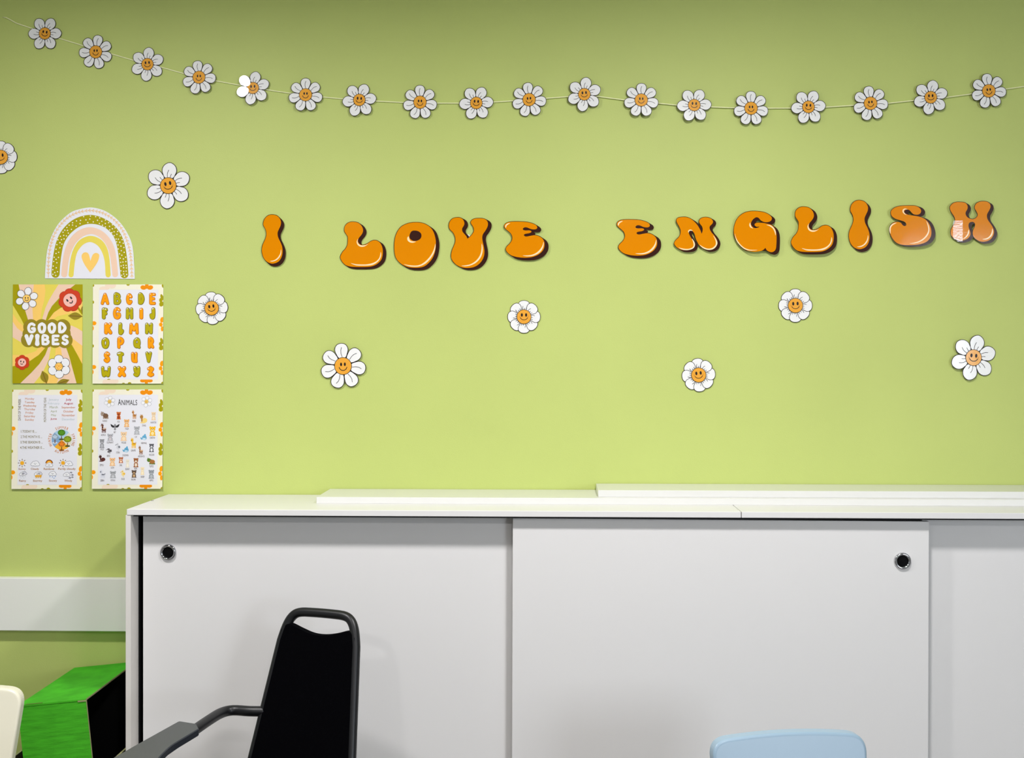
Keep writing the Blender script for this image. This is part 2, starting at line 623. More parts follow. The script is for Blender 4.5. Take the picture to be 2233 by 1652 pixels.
def daisy(kind, px, py, ang, R, label, group, stand=0.004, face_tilt=0.0, aim=None, lean=(0, 0)):
    """ang: image angle in degrees (counter-clockwise) of one petal"""
    root, face, dr, lw, top = make_daisy(kind, R, stand, label, group)
    a = math.radians(ang)
    add_face(face, dr, lw, top, -a + math.radians(face_tilt), kind != 'seven')
    x, z = wall_xz(px, py)
    root.location = (x, 0, z)
    M = Matrix.Rotation(-a, 4, 'Y')
    if aim is not None:                         # a slightly bent card that mirrors a lamp or the window
        p = Vector((x, 0, z))
        d = (p - cam.location).normalized()
        r = (Vector(aim) - p).normalized()
        nrm = (r - d).normalized()
        q = Vector((0, -1, 0)).rotation_difference(nrm)
        M = q.to_matrix().to_4x4() @ M
        root.location.y = -0.006
    else:
        M = Matrix.Rotation(math.radians(lean[0]), 4, 'X') @ Matrix.Rotation(math.radians(lean[1]), 4, 'Z') @ M
    root.rotation_euler = M.to_euler()
    return root


ORD = ['first', 'second', 'third', 'fourth', 'fifth', 'sixth', 'seventh', 'eighth', 'ninth', 'tenth', 'eleventh', 'twelfth',
       'thirteenth', 'fourteenth', 'fifteenth', 'sixteenth', 'seventeenth', 'eighteenth']
GAR = [(99.2, 73.9, 0, -10), (210, 114, 80, 0), (322.7, 140.8, 84, 4), (435.6, 170, 98, 0), (553, 193.5, 79, 2), (667.4, 208.3, 91, 0),
       (784.3, 219.3, 7, -4), (916.6, 224, 91, 0), (1038.9, 225.6, 4, -4), (1154, 218.4, 96, 4), (1274, 207.4, 82, 4), (1398, 220.5, 89, 0),
       (1512.7, 231.6, 3, -3), (1636.2, 238, 90, 0), (1761, 234.8, 5, -3), (1896.2, 227, 98, 6), (2027, 214, 80, 2), (2153, 200, 98, 6)]
LEAN = {3: (-3, -1.0), 4: (-4.5, -1.5), 5: (-4.5, 1), 6: (-2.5, 1.5), 11: (-5, -1.5), 12: (-5, 1.5), 13: (-2, 1.0)}
gar_xz = []
BENT = None
for i, (px, py, ang, ft) in enumerate(GAR):
    kind = 'six' if i % 2 == 0 else 'seven'
    far = 0.004 if i < 3 else (0.007 if i < 10 else 0.011)
    lab = f'{ORD[i]} smiling paper daisy from the left on the string, {kind} petals'
    if i == 17:
        lab = 'last smiling paper daisy at the right end of the string, seven petals'
    rt = daisy(kind, px, py, ang, 0.0512, lab, 'daisies on the garland string', stand=far, face_tilt=ft, lean=LEAN.get(i, (0.0, (i % 3 - 1) * 0.8)))
    if i == 4:
        BENT = rt

for k in (1, 2):
    bend_petal(BENT, k, (LAMPS[0][0], LAMPS[0][1], CEIL))

# the string: loose end at the left, then behind every daisy and out of the picture at the right
sp = [(7, 38, .002), (14, 39, .004), (24, 44, .004), (36, 51, .003), (72, 63, .002), (130, 84, .002), (185, 101, .002), (244, 118, .002), (295, 133, .002), (352, 147, .002), (402, 161, .002),
      (473, 177, .003), (527, 187, .003), (588, 197, .003), (635, 204, .003), (704, 212, .003), (748, 216, .003), (822, 221, .004), (880, 224, .004), (954, 225.5, .004),
      (1002, 225.5, .004), (1077, 223, .004), (1118, 220.5, .004), (1192, 215, .005), (1238, 211.5, .005), (1303, 211, .005), (1360, 218.5, .006), (1436, 226, .006),
      (1475, 230, .006), (1551, 234, .006), (1600, 236, .006), (1674, 236.7, .006), (1723, 236.5, .006), (1799, 234.5, .006), (1860, 230.5, .006), (1936, 226, .006),
      (1990, 220, .006), (2064, 213, .006), (2118, 205.5, .006), (2192, 195, .005), (2233, 189, .004), (2300, 179, .002)]
o = tube('garland_string', [(wall_xz(x, y)[0], -d, wall_xz(x, y)[1]) for x, y, d in sp], 0.0017, STRINGM, seg=6)
tag(o, 'thin pale yellow string carrying the row of paper daisies', 'string')

daisy('eight', 3, 343, 93, 0.0495, 'round eight petal paper daisy cut off by the left picture edge', 'daisies stuck on the wall', 0.0015, face_tilt=5)
daisy('six', 367.8, 405, 86, 0.0700, 'large six petal paper daisy above the rainbow cutout', 'daisies stuck on the wall', 0.003, face_tilt=12)
daisy('eight', 462.3, 671.7, 95, 0.0490, 'round eight petal paper daisy just right of the alphabet poster', 'daisies stuck on the wall', 0.0015, face_tilt=8)
daisy('seven', 748.9, 797.7, 96, 0.0685, 'large seven petal paper daisy below the word LOVE', 'daisies stuck on the wall', 0.006, face_tilt=2)
daisy('eight', 1142.7, 690.5, 90, 0.0488, 'round eight petal paper daisy between the words LOVE and ENGLISH, lower down', 'daisies stuck on the wall', 0.0015)
daisy('eight', 1523.2, 817.3, 95, 0.0495, 'lowest round eight petal paper daisy, above the cabinet boards', 'daisies stuck on the wall', 0.002, face_tilt=6)
daisy('eight', 1734, 666, 90, 0.0495, 'round eight petal paper daisy right below the L of ENGLISH', 'daisies stuck on the wall', 0.002, face_tilt=3)
daisy('six', 2121, 779.5, 76, 0.0680, 'large shiny six petal paper daisy near the right picture edge', 'daisies stuck on the wall', 0.006, face_tilt=-4, lean=(0, 4.15))


# ------------------------------------------------------------------ big bubble letters
class Zoom:
    """coordinates read off an enlarged crop: origin in picture pixels and enlargement"""
    def __init__(self, ox, oy, s, root_px=None):
        self.ox, self.oy, self.s = ox, oy, s
        self.root = wall_xz(*root_px) if root_px else (0, 0)

    def px(self, p):
        return (self.ox + p[0] / self.s, self.oy + p[1] / self.s)

    def __call__(self, p):
        x, z = wall_xz(*self.px(p))
        return (x - self.root[0], z - self.root[1])

    def poly(self, pts):
        return [self(p) for p in pts]


I_F = [(400, 95), (490, 115), (560, 175), (598, 260), (590, 350), (555, 430), (520, 510), (515, 580), (535, 660), (580, 750), (620, 850), (637, 950), (630, 1060), (595, 1160), (520, 1245), (400, 1282), (290, 1255), (205, 1180), (155, 1080), (135, 970), (145, 860), (180, 770), (220, 680), (245, 590), (240, 500), (215, 430), (175, 355), (172, 290), (200, 200), (270, 125), (340, 98)]
I_H = [[(597, 940), (607, 1000), (590, 1080), (540, 1160), (460, 1215), (390, 1232), (330, 1222), (400, 1208), (460, 1185), (520, 1135), (570, 1060), (588, 1000)]]
L_F = [(385, 130), (470, 145), (540, 200), (575, 270), (575, 330), (545, 390), (495, 450), (475, 500), (480, 540), (510, 580), (560, 600), (620, 590), (680, 560), (740, 520), (800, 503), (860, 510), (920, 550), (960, 620), (978, 700), (975, 800), (950, 890), (890, 960), (810, 1010), (720, 1035), (600, 1042), (450, 1042), (330, 1035), (230, 1005), (160, 940), (120, 860), (130, 800), (170, 730), (225, 670), (262, 590), (270, 500), (268, 430), (240, 380), (205, 325), (200, 270), (215, 210), (260, 160), (320, 133)]
L_H = [[(935, 740), (945, 800), (920, 880), (860, 950), (770, 1000), (650, 1015), (480, 1015), (400, 1000), (330, 965), (420, 985), (500, 990), (640, 990), (750, 970), (840, 930), (900, 870), (925, 800)],
       [(475, 470), (450, 520), (455, 570), (490, 615), (550, 635), (620, 620), (680, 575), (630, 600), (560, 605), (505, 590), (475, 550), (468, 510)]]
O_F = [(1650, 140), (1750, 148), (1850, 180), (1940, 240), (2000, 320), (2040, 440), (2055, 560), (2045, 680), (2020, 790), (1970, 890), (1900, 970), (1820, 1030), (1720, 1055), (1600, 1058), (1480, 1040), (1370, 990), (1290, 920), (1235, 830), (1215, 700), (1215, 560), (1235, 430), (1280, 320), (1350, 230), (1450, 175), (1550, 148)]
O_D = [[(1640, 305), (1710, 325), (1755, 370), (1760, 430), (1730, 480), (1670, 510), (1600, 512), (1540, 480), (1520, 430), (1530, 370), (1570, 315)]]
O_H = [[(1500, 420), (1475, 460), (1485, 510), (1530, 545), (1590, 552), (1650, 530), (1590, 525), (1540, 510), (1515, 470)],
       [(2045, 570), (2045, 660), (2010, 770), (1940, 880), (1850, 970), (1740, 1025), (1620, 1040), (1500, 1025), (1400, 985), (1500, 1005), (1620, 1015), (1730, 1000), (1830, 940), (1920, 850), (1985, 750), (2025, 650)]]
V_F = [(280, 130), (350, 135), (405, 175), (428, 240), (415, 290), (385, 340), (390, 400), (430, 450), (470, 500), (485, 540), (485, 540), (540, 500), (590, 440), (615, 380), (600, 310), (570, 265), (552, 225), (570, 185), (620, 155), (700, 145), (790, 150), (850, 175), (885, 230), (880, 300), (840, 380), (790, 450), (775, 520), (785, 600), (805, 690), (818, 790), (805, 890), (760, 980), (690, 1050), (600, 1095), (480, 1110), (370, 1095), (270, 1045), (200, 970), (172, 890), (185, 780), (220, 690), (250, 610), (255, 540), (235, 470), (200, 410), (145, 355), (128, 290), (145, 210), (200, 150)]
V_H = [[(765, 635), (785, 720), (775, 830), (730, 930), (650, 1010), (550, 1060), (450, 1078), (370, 1068), (460, 1058), (550, 1035), (640, 980), (710, 900), (750, 810), (762, 720)]]
E_F = [(1480, 212), (1620, 218), (1730, 240), (1820, 280), (1845, 325), (1825, 355), (1770, 362), (1710, 350), (1650, 325), (1600, 322), (1567, 345), (1575, 372), (1620, 382), (1680, 380), (1725, 390), (1728, 415), (1690, 435), (1630, 445), (1590, 460), (1595, 490), (1640, 500), (1720, 485), (1800, 475), (1880, 495), (1950, 545), (1985, 620), (1980, 720), (1930, 800), (1850, 860), (1740, 900), (1600, 912), (1460, 900), (1340, 865), (1260, 800), (1235, 740), (1260, 690), (1310, 640), (1350, 580), (1362, 520), (1340, 450), (1290, 400), (1225, 345), (1205, 300), (1225, 255), (1290, 222), (1380, 212)]
E_H = [[(1230, 330), (1225, 290), (1260, 250), (1320, 240), (1285, 262), (1250, 290), (1242, 320)],
       [(1970, 600), (1965, 690), (1920, 780), (1840, 845), (1740, 880), (1640, 885), (1560, 868), (1650, 868), (1740, 855), (1830, 815), (1900, 750), (1945, 680)]]
N_F = [(1400, 125), (1500, 130), (1600, 180), (1690, 270), (1750, 370), (1780, 450), (1780, 450), (1800, 380), (1790, 310), (1745, 250), (1730, 200), (1760, 155), (1820, 130), (1900, 132), (1970, 160), (2000, 210), (1985, 255), (1940, 300), (1935, 350), (1970, 420), (2030, 490), (2075, 570), (2080, 640), (2040, 710), (1970, 750), (1880, 755), (1790, 720), (1720, 650), (1670, 550), (1640, 450), (1600, 395), (1560, 385), (1530, 400), (1535, 450), (1570, 520), (1620, 600), (1645, 660), (1630, 710), (1580, 750), (1500, 765), (1400, 760), (1310, 720), (1255, 660), (1250, 620), (1280, 570), (1340, 510), (1370, 440), (1370, 370), (1340, 300), (1300, 230), (1290, 180), (1320, 140)]
N_H = [[(2005, 480), (2070, 570), (2085, 640), (2050, 710), (1980, 755), (1890, 760), (1800, 725), (1735, 660), (1810, 705), (1890, 735), (1970, 730), (2030, 690), (2055, 640), (2045, 570)],
       [(1590, 540), (1640, 610), (1648, 680), (1610, 735), (1520, 765), (1420, 760), (1330, 715), (1430, 738), (1520, 742), (1590, 720), (1622, 680), (1615, 610)],
       [(1525, 430), (1515, 400), (1540, 370), (1580, 370), (1605, 395), (1575, 388), (1545, 395), (1532, 410)]]
G_F = [(540, 190), (680, 205), (780, 240), (850, 295), (862, 340), (840, 380), (780, 403), (710, 398), (650, 368), (610, 323), (560, 308), (500, 345), (465, 400), (460, 450), (490, 495), (540, 518), (600, 505), (625, 485), (625, 485), (570, 492), (535, 470), (530, 440), (570, 414), (680, 416), (760, 430), (850, 455), (910, 510), (945, 590), (955, 700), (950, 850), (940, 920), (910, 965), (860, 985), (800, 970), (760, 940), (740, 900), (740, 900), (690, 945), (610, 970), (500, 975), (380, 950), (280, 890), (200, 800), (145, 690), (125, 580), (140, 460), (190, 340), (280, 250), (400, 200)]
G_H = [[(760, 455), (830, 460), (900, 510), (940, 590), (935, 660), (915, 590), (880, 525), (820, 480)],
       [(145, 620), (175, 720), (240, 820), (330, 900), (450, 940), (590, 940), (460, 955), (340, 930), (240, 850), (170, 750)],
       [(440, 410), (425, 460), (445, 505), (500, 525), (465, 490), (450, 450)]]
S_F = [(1560, 260), (1680, 265), (1770, 305), (1815, 370), (1800, 430), (1750, 465), (1680, 468), (1630, 450), (1580, 400), (1540, 360), (1490, 350), (1440, 365), (1425, 400), (1450, 440), (1520, 470), (1640, 490), (1760, 510), (1870, 550), (1960, 620), (2020, 720), (2050, 830), (2045, 950), (1990, 1050), (1900, 1115), (1760, 1155), (1580, 1170), (1400, 1165), (1270, 1130), (1180, 1050), (1120, 950), (1085, 840), (1090, 760), (1130, 690), (1200, 645), (1290, 635), (1350, 660), (1390, 710), (1430, 730), (1470, 710), (1465, 665), (1420, 625), (1330, 595), (1220, 560), (1140, 500), (1115, 430), (1130, 370), (1200, 310), (1300, 275), (1430, 262)]
S_H = [[(1500, 345), (1440, 325), (1395, 350), (1385, 400), (1420, 450), (1480, 475), (1440, 440), (1415, 400), (1420, 365), (1455, 345)],
       [(1105, 910), (1080, 830), (1095, 740), (1160, 675), (1255, 655), (1170, 700), (1120, 760), (1110, 830)],
       [(1935, 610), (1990, 720), (2005, 830), (1970, 940), (1880, 1040), (1760, 1105), (1630, 1135), (1540, 1130), (1640, 1118), (1760, 1080), (1870, 1010), (1945, 920), (1980, 830), (1970, 730)]]
H_F = [(470, 200), (600, 210), (670, 250), (700, 320), (690, 390), (650, 460), (645, 520), (680, 590), (750, 635), (830, 655), (900, 635), (955, 580), (965, 520), (930, 440), (890, 370), (890, 310), (930, 240), (1010, 195), (1110, 180), (1220, 195), (1290, 250), (1305, 330), (1270, 420), (1220, 510), (1210, 590), (1240, 680), (1310, 780), (1370, 880), (1400, 990), (1370, 1100), (1290, 1200), (1170, 1245), (1040, 1245), (930, 1190), (855, 1110), (835, 1020), (850, 930), (890, 850), (895, 780), (860, 735), (810, 725), (750, 745), (722, 800), (730, 880), (765, 980), (770, 1070), (720, 1150), (640, 1195), (520, 1225), (400, 1200), (300, 1130), (252, 1040), (260, 930), (310, 830), (355, 740), (365, 650), (330, 560), (270, 470), (235, 390), (240, 310), (310, 235), (390, 205)]
H_H = [[(1355, 900), (1370, 990), (1340, 1090), (1260, 1165), (1180, 1195), (1090, 1185), (1180, 1165), (1250, 1130), (1310, 1060), (1340, 980)],
       [(730, 930), (735, 1020), (690, 1110), (620, 1165), (570, 1180), (640, 1120), (690, 1050), (710, 980)]]
ZI, ZL, ZV, ZE, ZG, ZS, ZH = (560, 460, 11.165), (730, 470, 9.304), (965, 460, 8.932), (1330, 460, 8.932), (1585, 440, 8.932), (1835, 425, 10.633), (2050, 425, 12.202)
LETTERS = [
    ('I', I_F, I_H, None, ZI, (5.6, 5.2), .005, 'orange bubble letter I standing alone at the left of the slogan'),
    ('L', L_F, L_H, None, ZL, (6.3, 4.0), .003, 'orange bubble letter L of the word LOVE'),
    ('O', O_F, O_H, O_D, ZL, (6.6, 4.4), .004, 'orange bubble letter O of the word LOVE'),
    ('V', V_F, V_H, None, ZV, (6.9, 3.6), .004, 'orange bubble letter V of the word LOVE'),
    ('E', E_F, E_H, None, ZV, (7.6, 4.9), .007, 'orange bubble letter E of the word LOVE'),
    ('E', E_F, E_H, None, (965 + 245.2, 460 - 4.6, 8.932), (7.6, 4.6), .005, 'orange bubble letter E starting the word ENGLISH'),
    ('N', N_F, N_H, None, ZE, (5.8, 3.4), .009, 'orange bubble letter N of the word ENGLISH'),
    ('G', G_F, G_H, None, ZG, (6.4, 4.4), .011, 'orange bubble letter G of the word ENGLISH'),
    ('L', L_F, L_H, None, (730 + 980.6, 470 - 32, 9.304), (6.3, 4.0), .013, 'orange bubble letter L of the word ENGLISH'),
    ('I', I_F, I_H, None, (560 + 1278, 460 - 31.3, 11.165), (5.6, 5.0), .006, 'orange bubble letter I of the word ENGLISH'),
    ('S', S_F, S_H, None, ZS, (7.6, 2.6), .013, 'orange bubble letter S of the word ENGLISH'),
    ('H', H_F, H_H, None, ZH, (5.8, 3.4), .011, 'orange bubble letter H ending the word ENGLISH'),
]
for ch, face, hi, dark, z, off, stand, label in LETTERS:
    cxp = sum(p[0] for p in face) / len(face)
    cyp = sum(p[1] for p in face) / len(face)
    Z0 = Zoom(*z)
    rp = Z0.px((cxp, cyp))
    zz = Zoom(*z, root_px=rp)
    root = empty('letter_' + ch.lower(), (zz.root[0], 0, zz.root[1]))
    tag(root, label, 'letter', 'I LOVE ENGLISH letters')
    fp = cr_closed(face, 3)
    f_loc = zz.poly(fp)
    sx, sz = zz((0, 0)), zz((off[0] * z[2], off[1] * z[2]))
    ov = (sz[0] - sx[0], sz[1] - sx[1])
    grown = dilate(f_loc, 0.0015)
    N = 9
    # the printed brown block edge: the letter swept down to the right
    card = [[(x + ov[0] * k / N, y + ov[1] * k / N) for x, y in grown] for k in range(N + 1)]
    flat('block_edge', card, LBROWN, root, stand, 0.0006)
    flat('letter_face', [f_loc], LORANGE, root, stand + 0.0003)
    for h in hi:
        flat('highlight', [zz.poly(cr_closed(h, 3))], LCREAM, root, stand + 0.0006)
    if dark:
        flat('counter', [zz.poly(cr_closed(h, 3)) for h in dark], LBROWN, root, stand + 0.0006)
    # adhesive dots between the card and the wall
    lo = min(f_loc, key=lambda p: p[1])
    inner = [(0.0, 0.0)] if ch in 'IOVLG' else [(-0.012, -0.030)]
    flat('adhesive_pad', [ell(x, y, 0.006, 0.006) for x, y in inner], PADM, root, stand - 0.0004, stand - 0.0004)
    if ch == 'H':                               # a wrinkled strip of clear tape over the left foot
        tp = flat('clear_tape', [zz.poly([(312, 690), (566, 690), (566, 1242), (430, 1250), (400, 1200), (330, 1180), (308, 1130)])], TAPE, root, stand + 0.0012)
        tag(tp, 'shiny strip of clear tape')

# ------------------------------------------------------------------ rainbow cutout
zz = Zoom(80, 440, 9.178, root_px=(196, 607))
rb = tag(empty('rainbow_cutout', (zz.root[0], 0, zz.root[1])), 'white paper cutout of a rainbow with a heart above the posters', 'paper cutout')
card = cr_open([(170, 1532), (185, 1250), (215, 980), (280, 745), (380, 530), (500, 370), (690, 212), (860, 148), (1060, 113), (1220, 132), (1400, 197), (1600, 340), (1760, 530), (1880, 755), (1932, 960), (1955, 1250), (1968, 1540)], 4)
flat('card', [zz.poly(card)], PAPER, rb, 0.0022, 0.0007)


def arch(outer, inner, capl, capr):
    o_, i_ = cr_open(outer, 5), cr_open(inner, 5)
    p = list(o_)
    (cx, cy, r) = capr
    p += [(cx + r * math.cos(a), cy + r * math.sin(a)) for a in [math.pi * k / 10 for k in range(1, 10)]]
    p += i_
    (cx, cy, r) = capl
    p += [(cx + r * math.cos(a), cy + r * math.sin(a)) for a in [math.pi * k / 10 for k in range(1, 10)]]
    return zz.poly(p)


tag(flat('arch', [arch([(302, 1440), (312, 1290), (345, 1030), (410, 770), (520, 560), (690, 390), (880, 295), (1090, 262), (1300, 310), (1480, 410), (1640, 570), (1750, 790), (1810, 1090), (1842, 1450)],
                   [(1682, 1450), (1660, 1240), (1635, 1020), (1590, 800), (1510, 640), (1380, 520), (1240, 460), (1085, 440), (940, 465), (800, 535), (650, 670), (550, 840), (505, 1040), (478, 1250), (465, 1440)],
                   (383, 1440, 81), (1762, 1450, 80))], OLIVE, rb, 0.0025), 'olive arch with pale dots')
tag(flat('arch', [arch([(498, 1450), (530, 1150), (590, 900), (700, 700), (870, 560), (1080, 508), (1290, 570), (1450, 710), (1555, 900), (1605, 1150), (1635, 1450)],
                   [(1520, 1450), (1485, 1150), (1430, 930), (1340, 780), (1220, 680), (1080, 645), (930, 695), (800, 810), (710, 970), (650, 1170), (618, 1450)],
                   (558, 1450, 60), (1577, 1450, 58))], PEACH, rb, 0.0025), 'peach arch')
tag(flat('arch', [arch([(645, 1460), (680, 1160), (740, 950), (840, 790), (960, 710), (1085, 682), (1210, 710), (1330, 790), (1420, 940), (1465, 1160), (1487, 1460)],
                   [(1385, 1460), (1365, 1180), (1310, 1000), (1220, 870), (1085, 805), (960, 840), (860, 940), (800, 1060), (765, 1250), (745, 1460)],
                   (695, 1460, 50), (1436, 1460, 51))], PYEL, rb, 0.0025), 'yellow arch')
hp = cr_closed([(1083, 1185), (1083, 1185), (1060, 1080), (1030, 1025), (980, 1010), (930, 1030), (905, 1085), (920, 1160), (980, 1280), (1078, 1415), (1078, 1415), (1170, 1290), (1235, 1180), (1258, 1080), (1240, 1040), (1190, 1022), (1140, 1045), (1110, 1100)], 4)
flat('heart', [zz.poly(hp)], PORL, rb, 0.0025)
DOTS = [(948, 298), (1083, 285), (1187, 298), (1268, 323), (1070, 345), (993, 362), (884, 372), (805, 382), (725, 418), (876, 437), (1030, 415), (1140, 402), (1224, 370), (1310, 390), (1384, 365), (1447, 417), (1381, 435), (1262, 434), (1325, 468), (1384, 503), (1465, 492), (1522, 461), (1577, 523), (1521, 540), (1469, 563), (1510, 617), (1556, 600), (1627, 592), (1613, 650), (1678, 682), (1558, 676), (1597, 745), (1641, 747), (1717, 757), (1606, 800), (1669, 808), (1739, 829), (1634, 864), (1693, 886), (1752, 914), (1638, 942), (1701, 978), (1758, 1010), (1665, 1041), (1710, 1068), (1786, 1107), (1678, 1128), (1742, 1141), (1687, 1210), (1732, 1204), (1791, 1196), (1697, 1284), (1742, 1269), (1795, 1272), (1747, 1317), (1803, 1322), (1692, 1381), (1747, 1392), (1797, 1386), (1747, 1443), (1807, 1452), (1706, 1468), (1765, 1487), (797, 488), (703, 551), (657, 467), (724, 465), (611, 514), (569, 568), (625, 572), (534, 608), (641, 626), (548, 672), (602, 683), (481, 690), (432, 760), (504, 757), (555, 742), (472, 818), (512, 846), (411, 858), (472, 920), (394, 949), (447, 1010), (394, 1032), (358, 1109), (444, 1112), (394, 1150), (347, 1193), (411, 1219), (339, 1285), (400, 1319), (330, 1357), (424, 1397), (369, 1414), (330, 1449), (388, 1472)]
flat('dots', [zz.poly(ell(x, y, 13, 13, 0, 8)) for x, y in DOTS], CREAMP, rb, 0.0028)
vine = cr_open([(240, 1510), (240, 1300), (250, 1100), (280, 900), (345, 690), (440, 520), (600, 340), (800, 225), (1000, 180), (1150, 180), (1350, 235), (1540, 350), (1700, 530), (1800, 740), (1865, 960), (1895, 1180), (1912, 1510)], 10)
vs = [zz.poly(p) for p in stroke(vine[::2] + [vine[-1]], 7, 6)]
acc = 0.0
for a, b2 in zip(vine, vine[1:]):
    acc += math.hypot(b2[0] - a[0], b2[1] - a[1])
    if acc > 62:
        acc = 0
        dx, dy = b2[0] - a[0], b2[1] - a[1]
        th = math.atan2(dy, dx)
        for s in (-1, 1):
            e = (b2[0] + 42 * math.cos(th + math.pi - s * 2.4), b2[1] + 42 * math.sin(th + math.pi - s * 2.4))
            vs += [zz.poly(p) for p in stroke([b2, e], [9, 7], 6)]
flat('leaf_garland', vs, mat('vine_tan', (236, 198, 148)), rb, 0.0025)
flat('adhesive_pad', [ell(0, 0.1, 0.02, 0.02)], PADM, rb, 0.0015, 0.0015)

# ------------------------------------------------------------------ text helper (built-in font only)
_tc = {}


def text_polys(body, off=0.0):
    """outline mesh of the built-in font: verts, tris, bounds"""
    if 'M' in body:
        off = 0.0
    k = (body, off)
    if k in _tc:
        return _tc[k]
    cu = bpy.data.curves.new('t', 'FONT')
    cu.body = body
    cu.offset = off
    cu.resolution_u = 3
    cu.fill_mode = 'FRONT'
    ob = bpy.data.objects.new('t', cu)
    COL.objects.link(ob)
    dg = bpy.context.evaluated_depsgraph_get()
    me = bpy.data.meshes.new_from_object(ob.evaluated_get(dg))
    V = [(v.co.x, v.co.y) for v in me.vertices]
    P = [list(p.vertices) for p in me.polygons]
    bpy.data.objects.remove(ob)
    bpy.data.curves.remove(cu)
    bpy.data.meshes.remove(me)
    xs, ys = [v[0] for v in V], [v[1] for v in V]
    _tc[k] = (V, P, (min(xs), min(ys), max(xs), max(ys)))
    return _tc[k]


def text_obj(name, body, boxz, zz, m, parent, layer, off=0.0, rot=0, box_off=None):
    """fit text into a crop box (x0,y0,x1,y1; y down); rot=90 reads upwards. box_off: fit by the bounds of another offset"""
    V, P, bb = text_polys(body, off)
    if box_off is not None:
        bb = text_polys(body, box_off)[2]
    x0, y0, x1, y1 = boxz
    out = []
    for x, y in V:
        u, v = (x - bb[0]) / (bb[2] - bb[0]), (y - bb[1]) / (bb[3] - bb[1])
        if rot == 90:
            p = (x1 - (1 - v) * 0 - (x1 - x0) * 0 - 0, 0)
            p = (x0 + (1 - v) * (x1 - x0), y1 - u * (y1 - y0))
        else:
            p = (x0 + u * (x1 - x0), y1 - v * (y1 - y0))
        q = zz(p)
        out.append((q[0], -layer, q[1]))
    me = bpy.data.meshes.new(name)
    me.from_pydata(out, [], P)
    me.materials.append(m)
    return link(name, me, None, parent)


STROKES = {
    'A': [[(.08, 0), (.3, .6), (.5, 1), (.7, .6), (.92, 0)], [(.25, .32), (.75, .32)]],
    'B': [[(.1, 0), (.1, 1), (.6, 1), (.82, .8), (.6, .54), (.1, .54)], [(.6, .54), (.92, .28), (.65, 0), (.1, 0)]],
    'C': [[(.9, .8), (.6, 1), (.25, .9), (.08, .5), (.25, .1), (.6, 0), (.9, .2)]],
    'D': [[(.1, 0), (.1, 1), (.55, .96), (.9, .5), (.55, .04), (.1, 0)]],
    'E': [[(.9, 1), (.12, 1), (.12, 0), (.9, 0)], [(.12, .5), (.75, .52)]],
    'F': [[(.9, .95), (.15, 1), (.2, 0)], [(.2, .5), (.75, .5)]],
    'G': [[(.88, .85), (.55, 1), (.2, .85), (.08, .45), (.25, .08), (.6, 0), (.9, .15), (.9, .42), (.6, .42)]],
    'H': [[(.1, 0), (.12, 1)], [(.88, 0), (.86, 1)], [(.1, .5), (.88, .5)]],
    'I': [[(.5, 0), (.5, 1)]],
    'J': [[(.75, 1), (.8, .35), (.6, .03), (.25, .05), (.1, .3)]],
    'K': [[(.1, 0), (.12, 1)], [(.85, 1), (.2, .45)], [(.35, .55), (.9, 0)]],
    'L': [[(.2, 1), (.15, 0), (.6, 0), (.9, .2)]],
    'M': [[(.08, 0), (.14, 1), (.5, .35), (.86, 1), (.92, 0)]],
    'N': [[(.1, 0), (.12, 1), (.85, 0), (.9, 1)]],
    'O': [[(.5, 1), (.15, .82), (.08, .45), (.25, .08), (.5, 0), (.75, .08), (.92, .45), (.85, .82), (.5, 1)]],
    'P': [[(.12, 0), (.12, 1), (.6, 1), (.9, .74), (.6, .44), (.15, .44)]],
    'Q': [[(.5, 1), (.15, .82), (.08, .5), (.2, .15), (.5, .06), (.8, .2), (.92, .55), (.8, .88), (.5, 1)], [(.55, .35), (.92, 0)]],
    'R': [[(.12, 0), (.12, 1), (.6, 1), (.86, .74), (.6, .46), (.15, .46)], [(.5, .46), (.9, 0)]],
    'S': [[(.86, .88), (.5, 1), (.15, .8), (.3, .56), (.75, .44), (.9, .2), (.5, 0), (.1, .15)]],
    'T': [[(.06, .9), (.5, .98), (.94, .9)], [(.5, .95), (.5, 0)]],
    'U': [[(.1, 1), (.14, .2), (.45, .02), (.8, .15), (.88, 1)], [(.86, .4), (.9, 0)]],
    'V': [[(.08, 1), (.5, 0), (.92, 1)]],
    'W': [[(.06, 1), (.14, .15), (.3, .02), (.48, .5), (.7, .02), (.86, .15), (.94, 1)]],
    'X': [[(.08, 1), (.92, 0)], [(.92, 1), (.08, 0)]],
    'Y': [[(.1, 1), (.2, .55), (.5, .45), (.82, .6)], [(.88, 1), (.85, .3), (.5, 0), (.1, .12)]],
    'Z': [[(.1, .86), (.5, 1), (.9, .85), (.12, .12), (.5, .0), (.92, .12)]],
}


def poster(name, rect, zoom, label, m, bend):
    """rect in crop coordinates; root at the middle of the top edge; bend: how far the bottom edge stands off (metres)"""
    z0 = Zoom(*zoom)
    rp = z0.px(((rect[0] + rect[2]) / 2, rect[1]))
    zz = Zoom(*zoom, root_px=rp)
    root = empty(name, (zz.root[0], 0, zz.root[1]), (-math.atan(bend / 0.297), 0, 0))
    tag(root, label, 'poster', 'paper posters at the left')
    x0, y0, x1, y1 = rect
    flat('sheet', [zz.poly([(x0, y0), (x1, y0), (x1, y1), (x0, y1)])], m, root, 0.0012, 0.0005)
    flat('adhesive_pad', [zz.poly(ell((x0 + x1) / 2, y0 + 60, 60, 40))], PADM, root, 0.0007, 0.0007)
    return root, zz


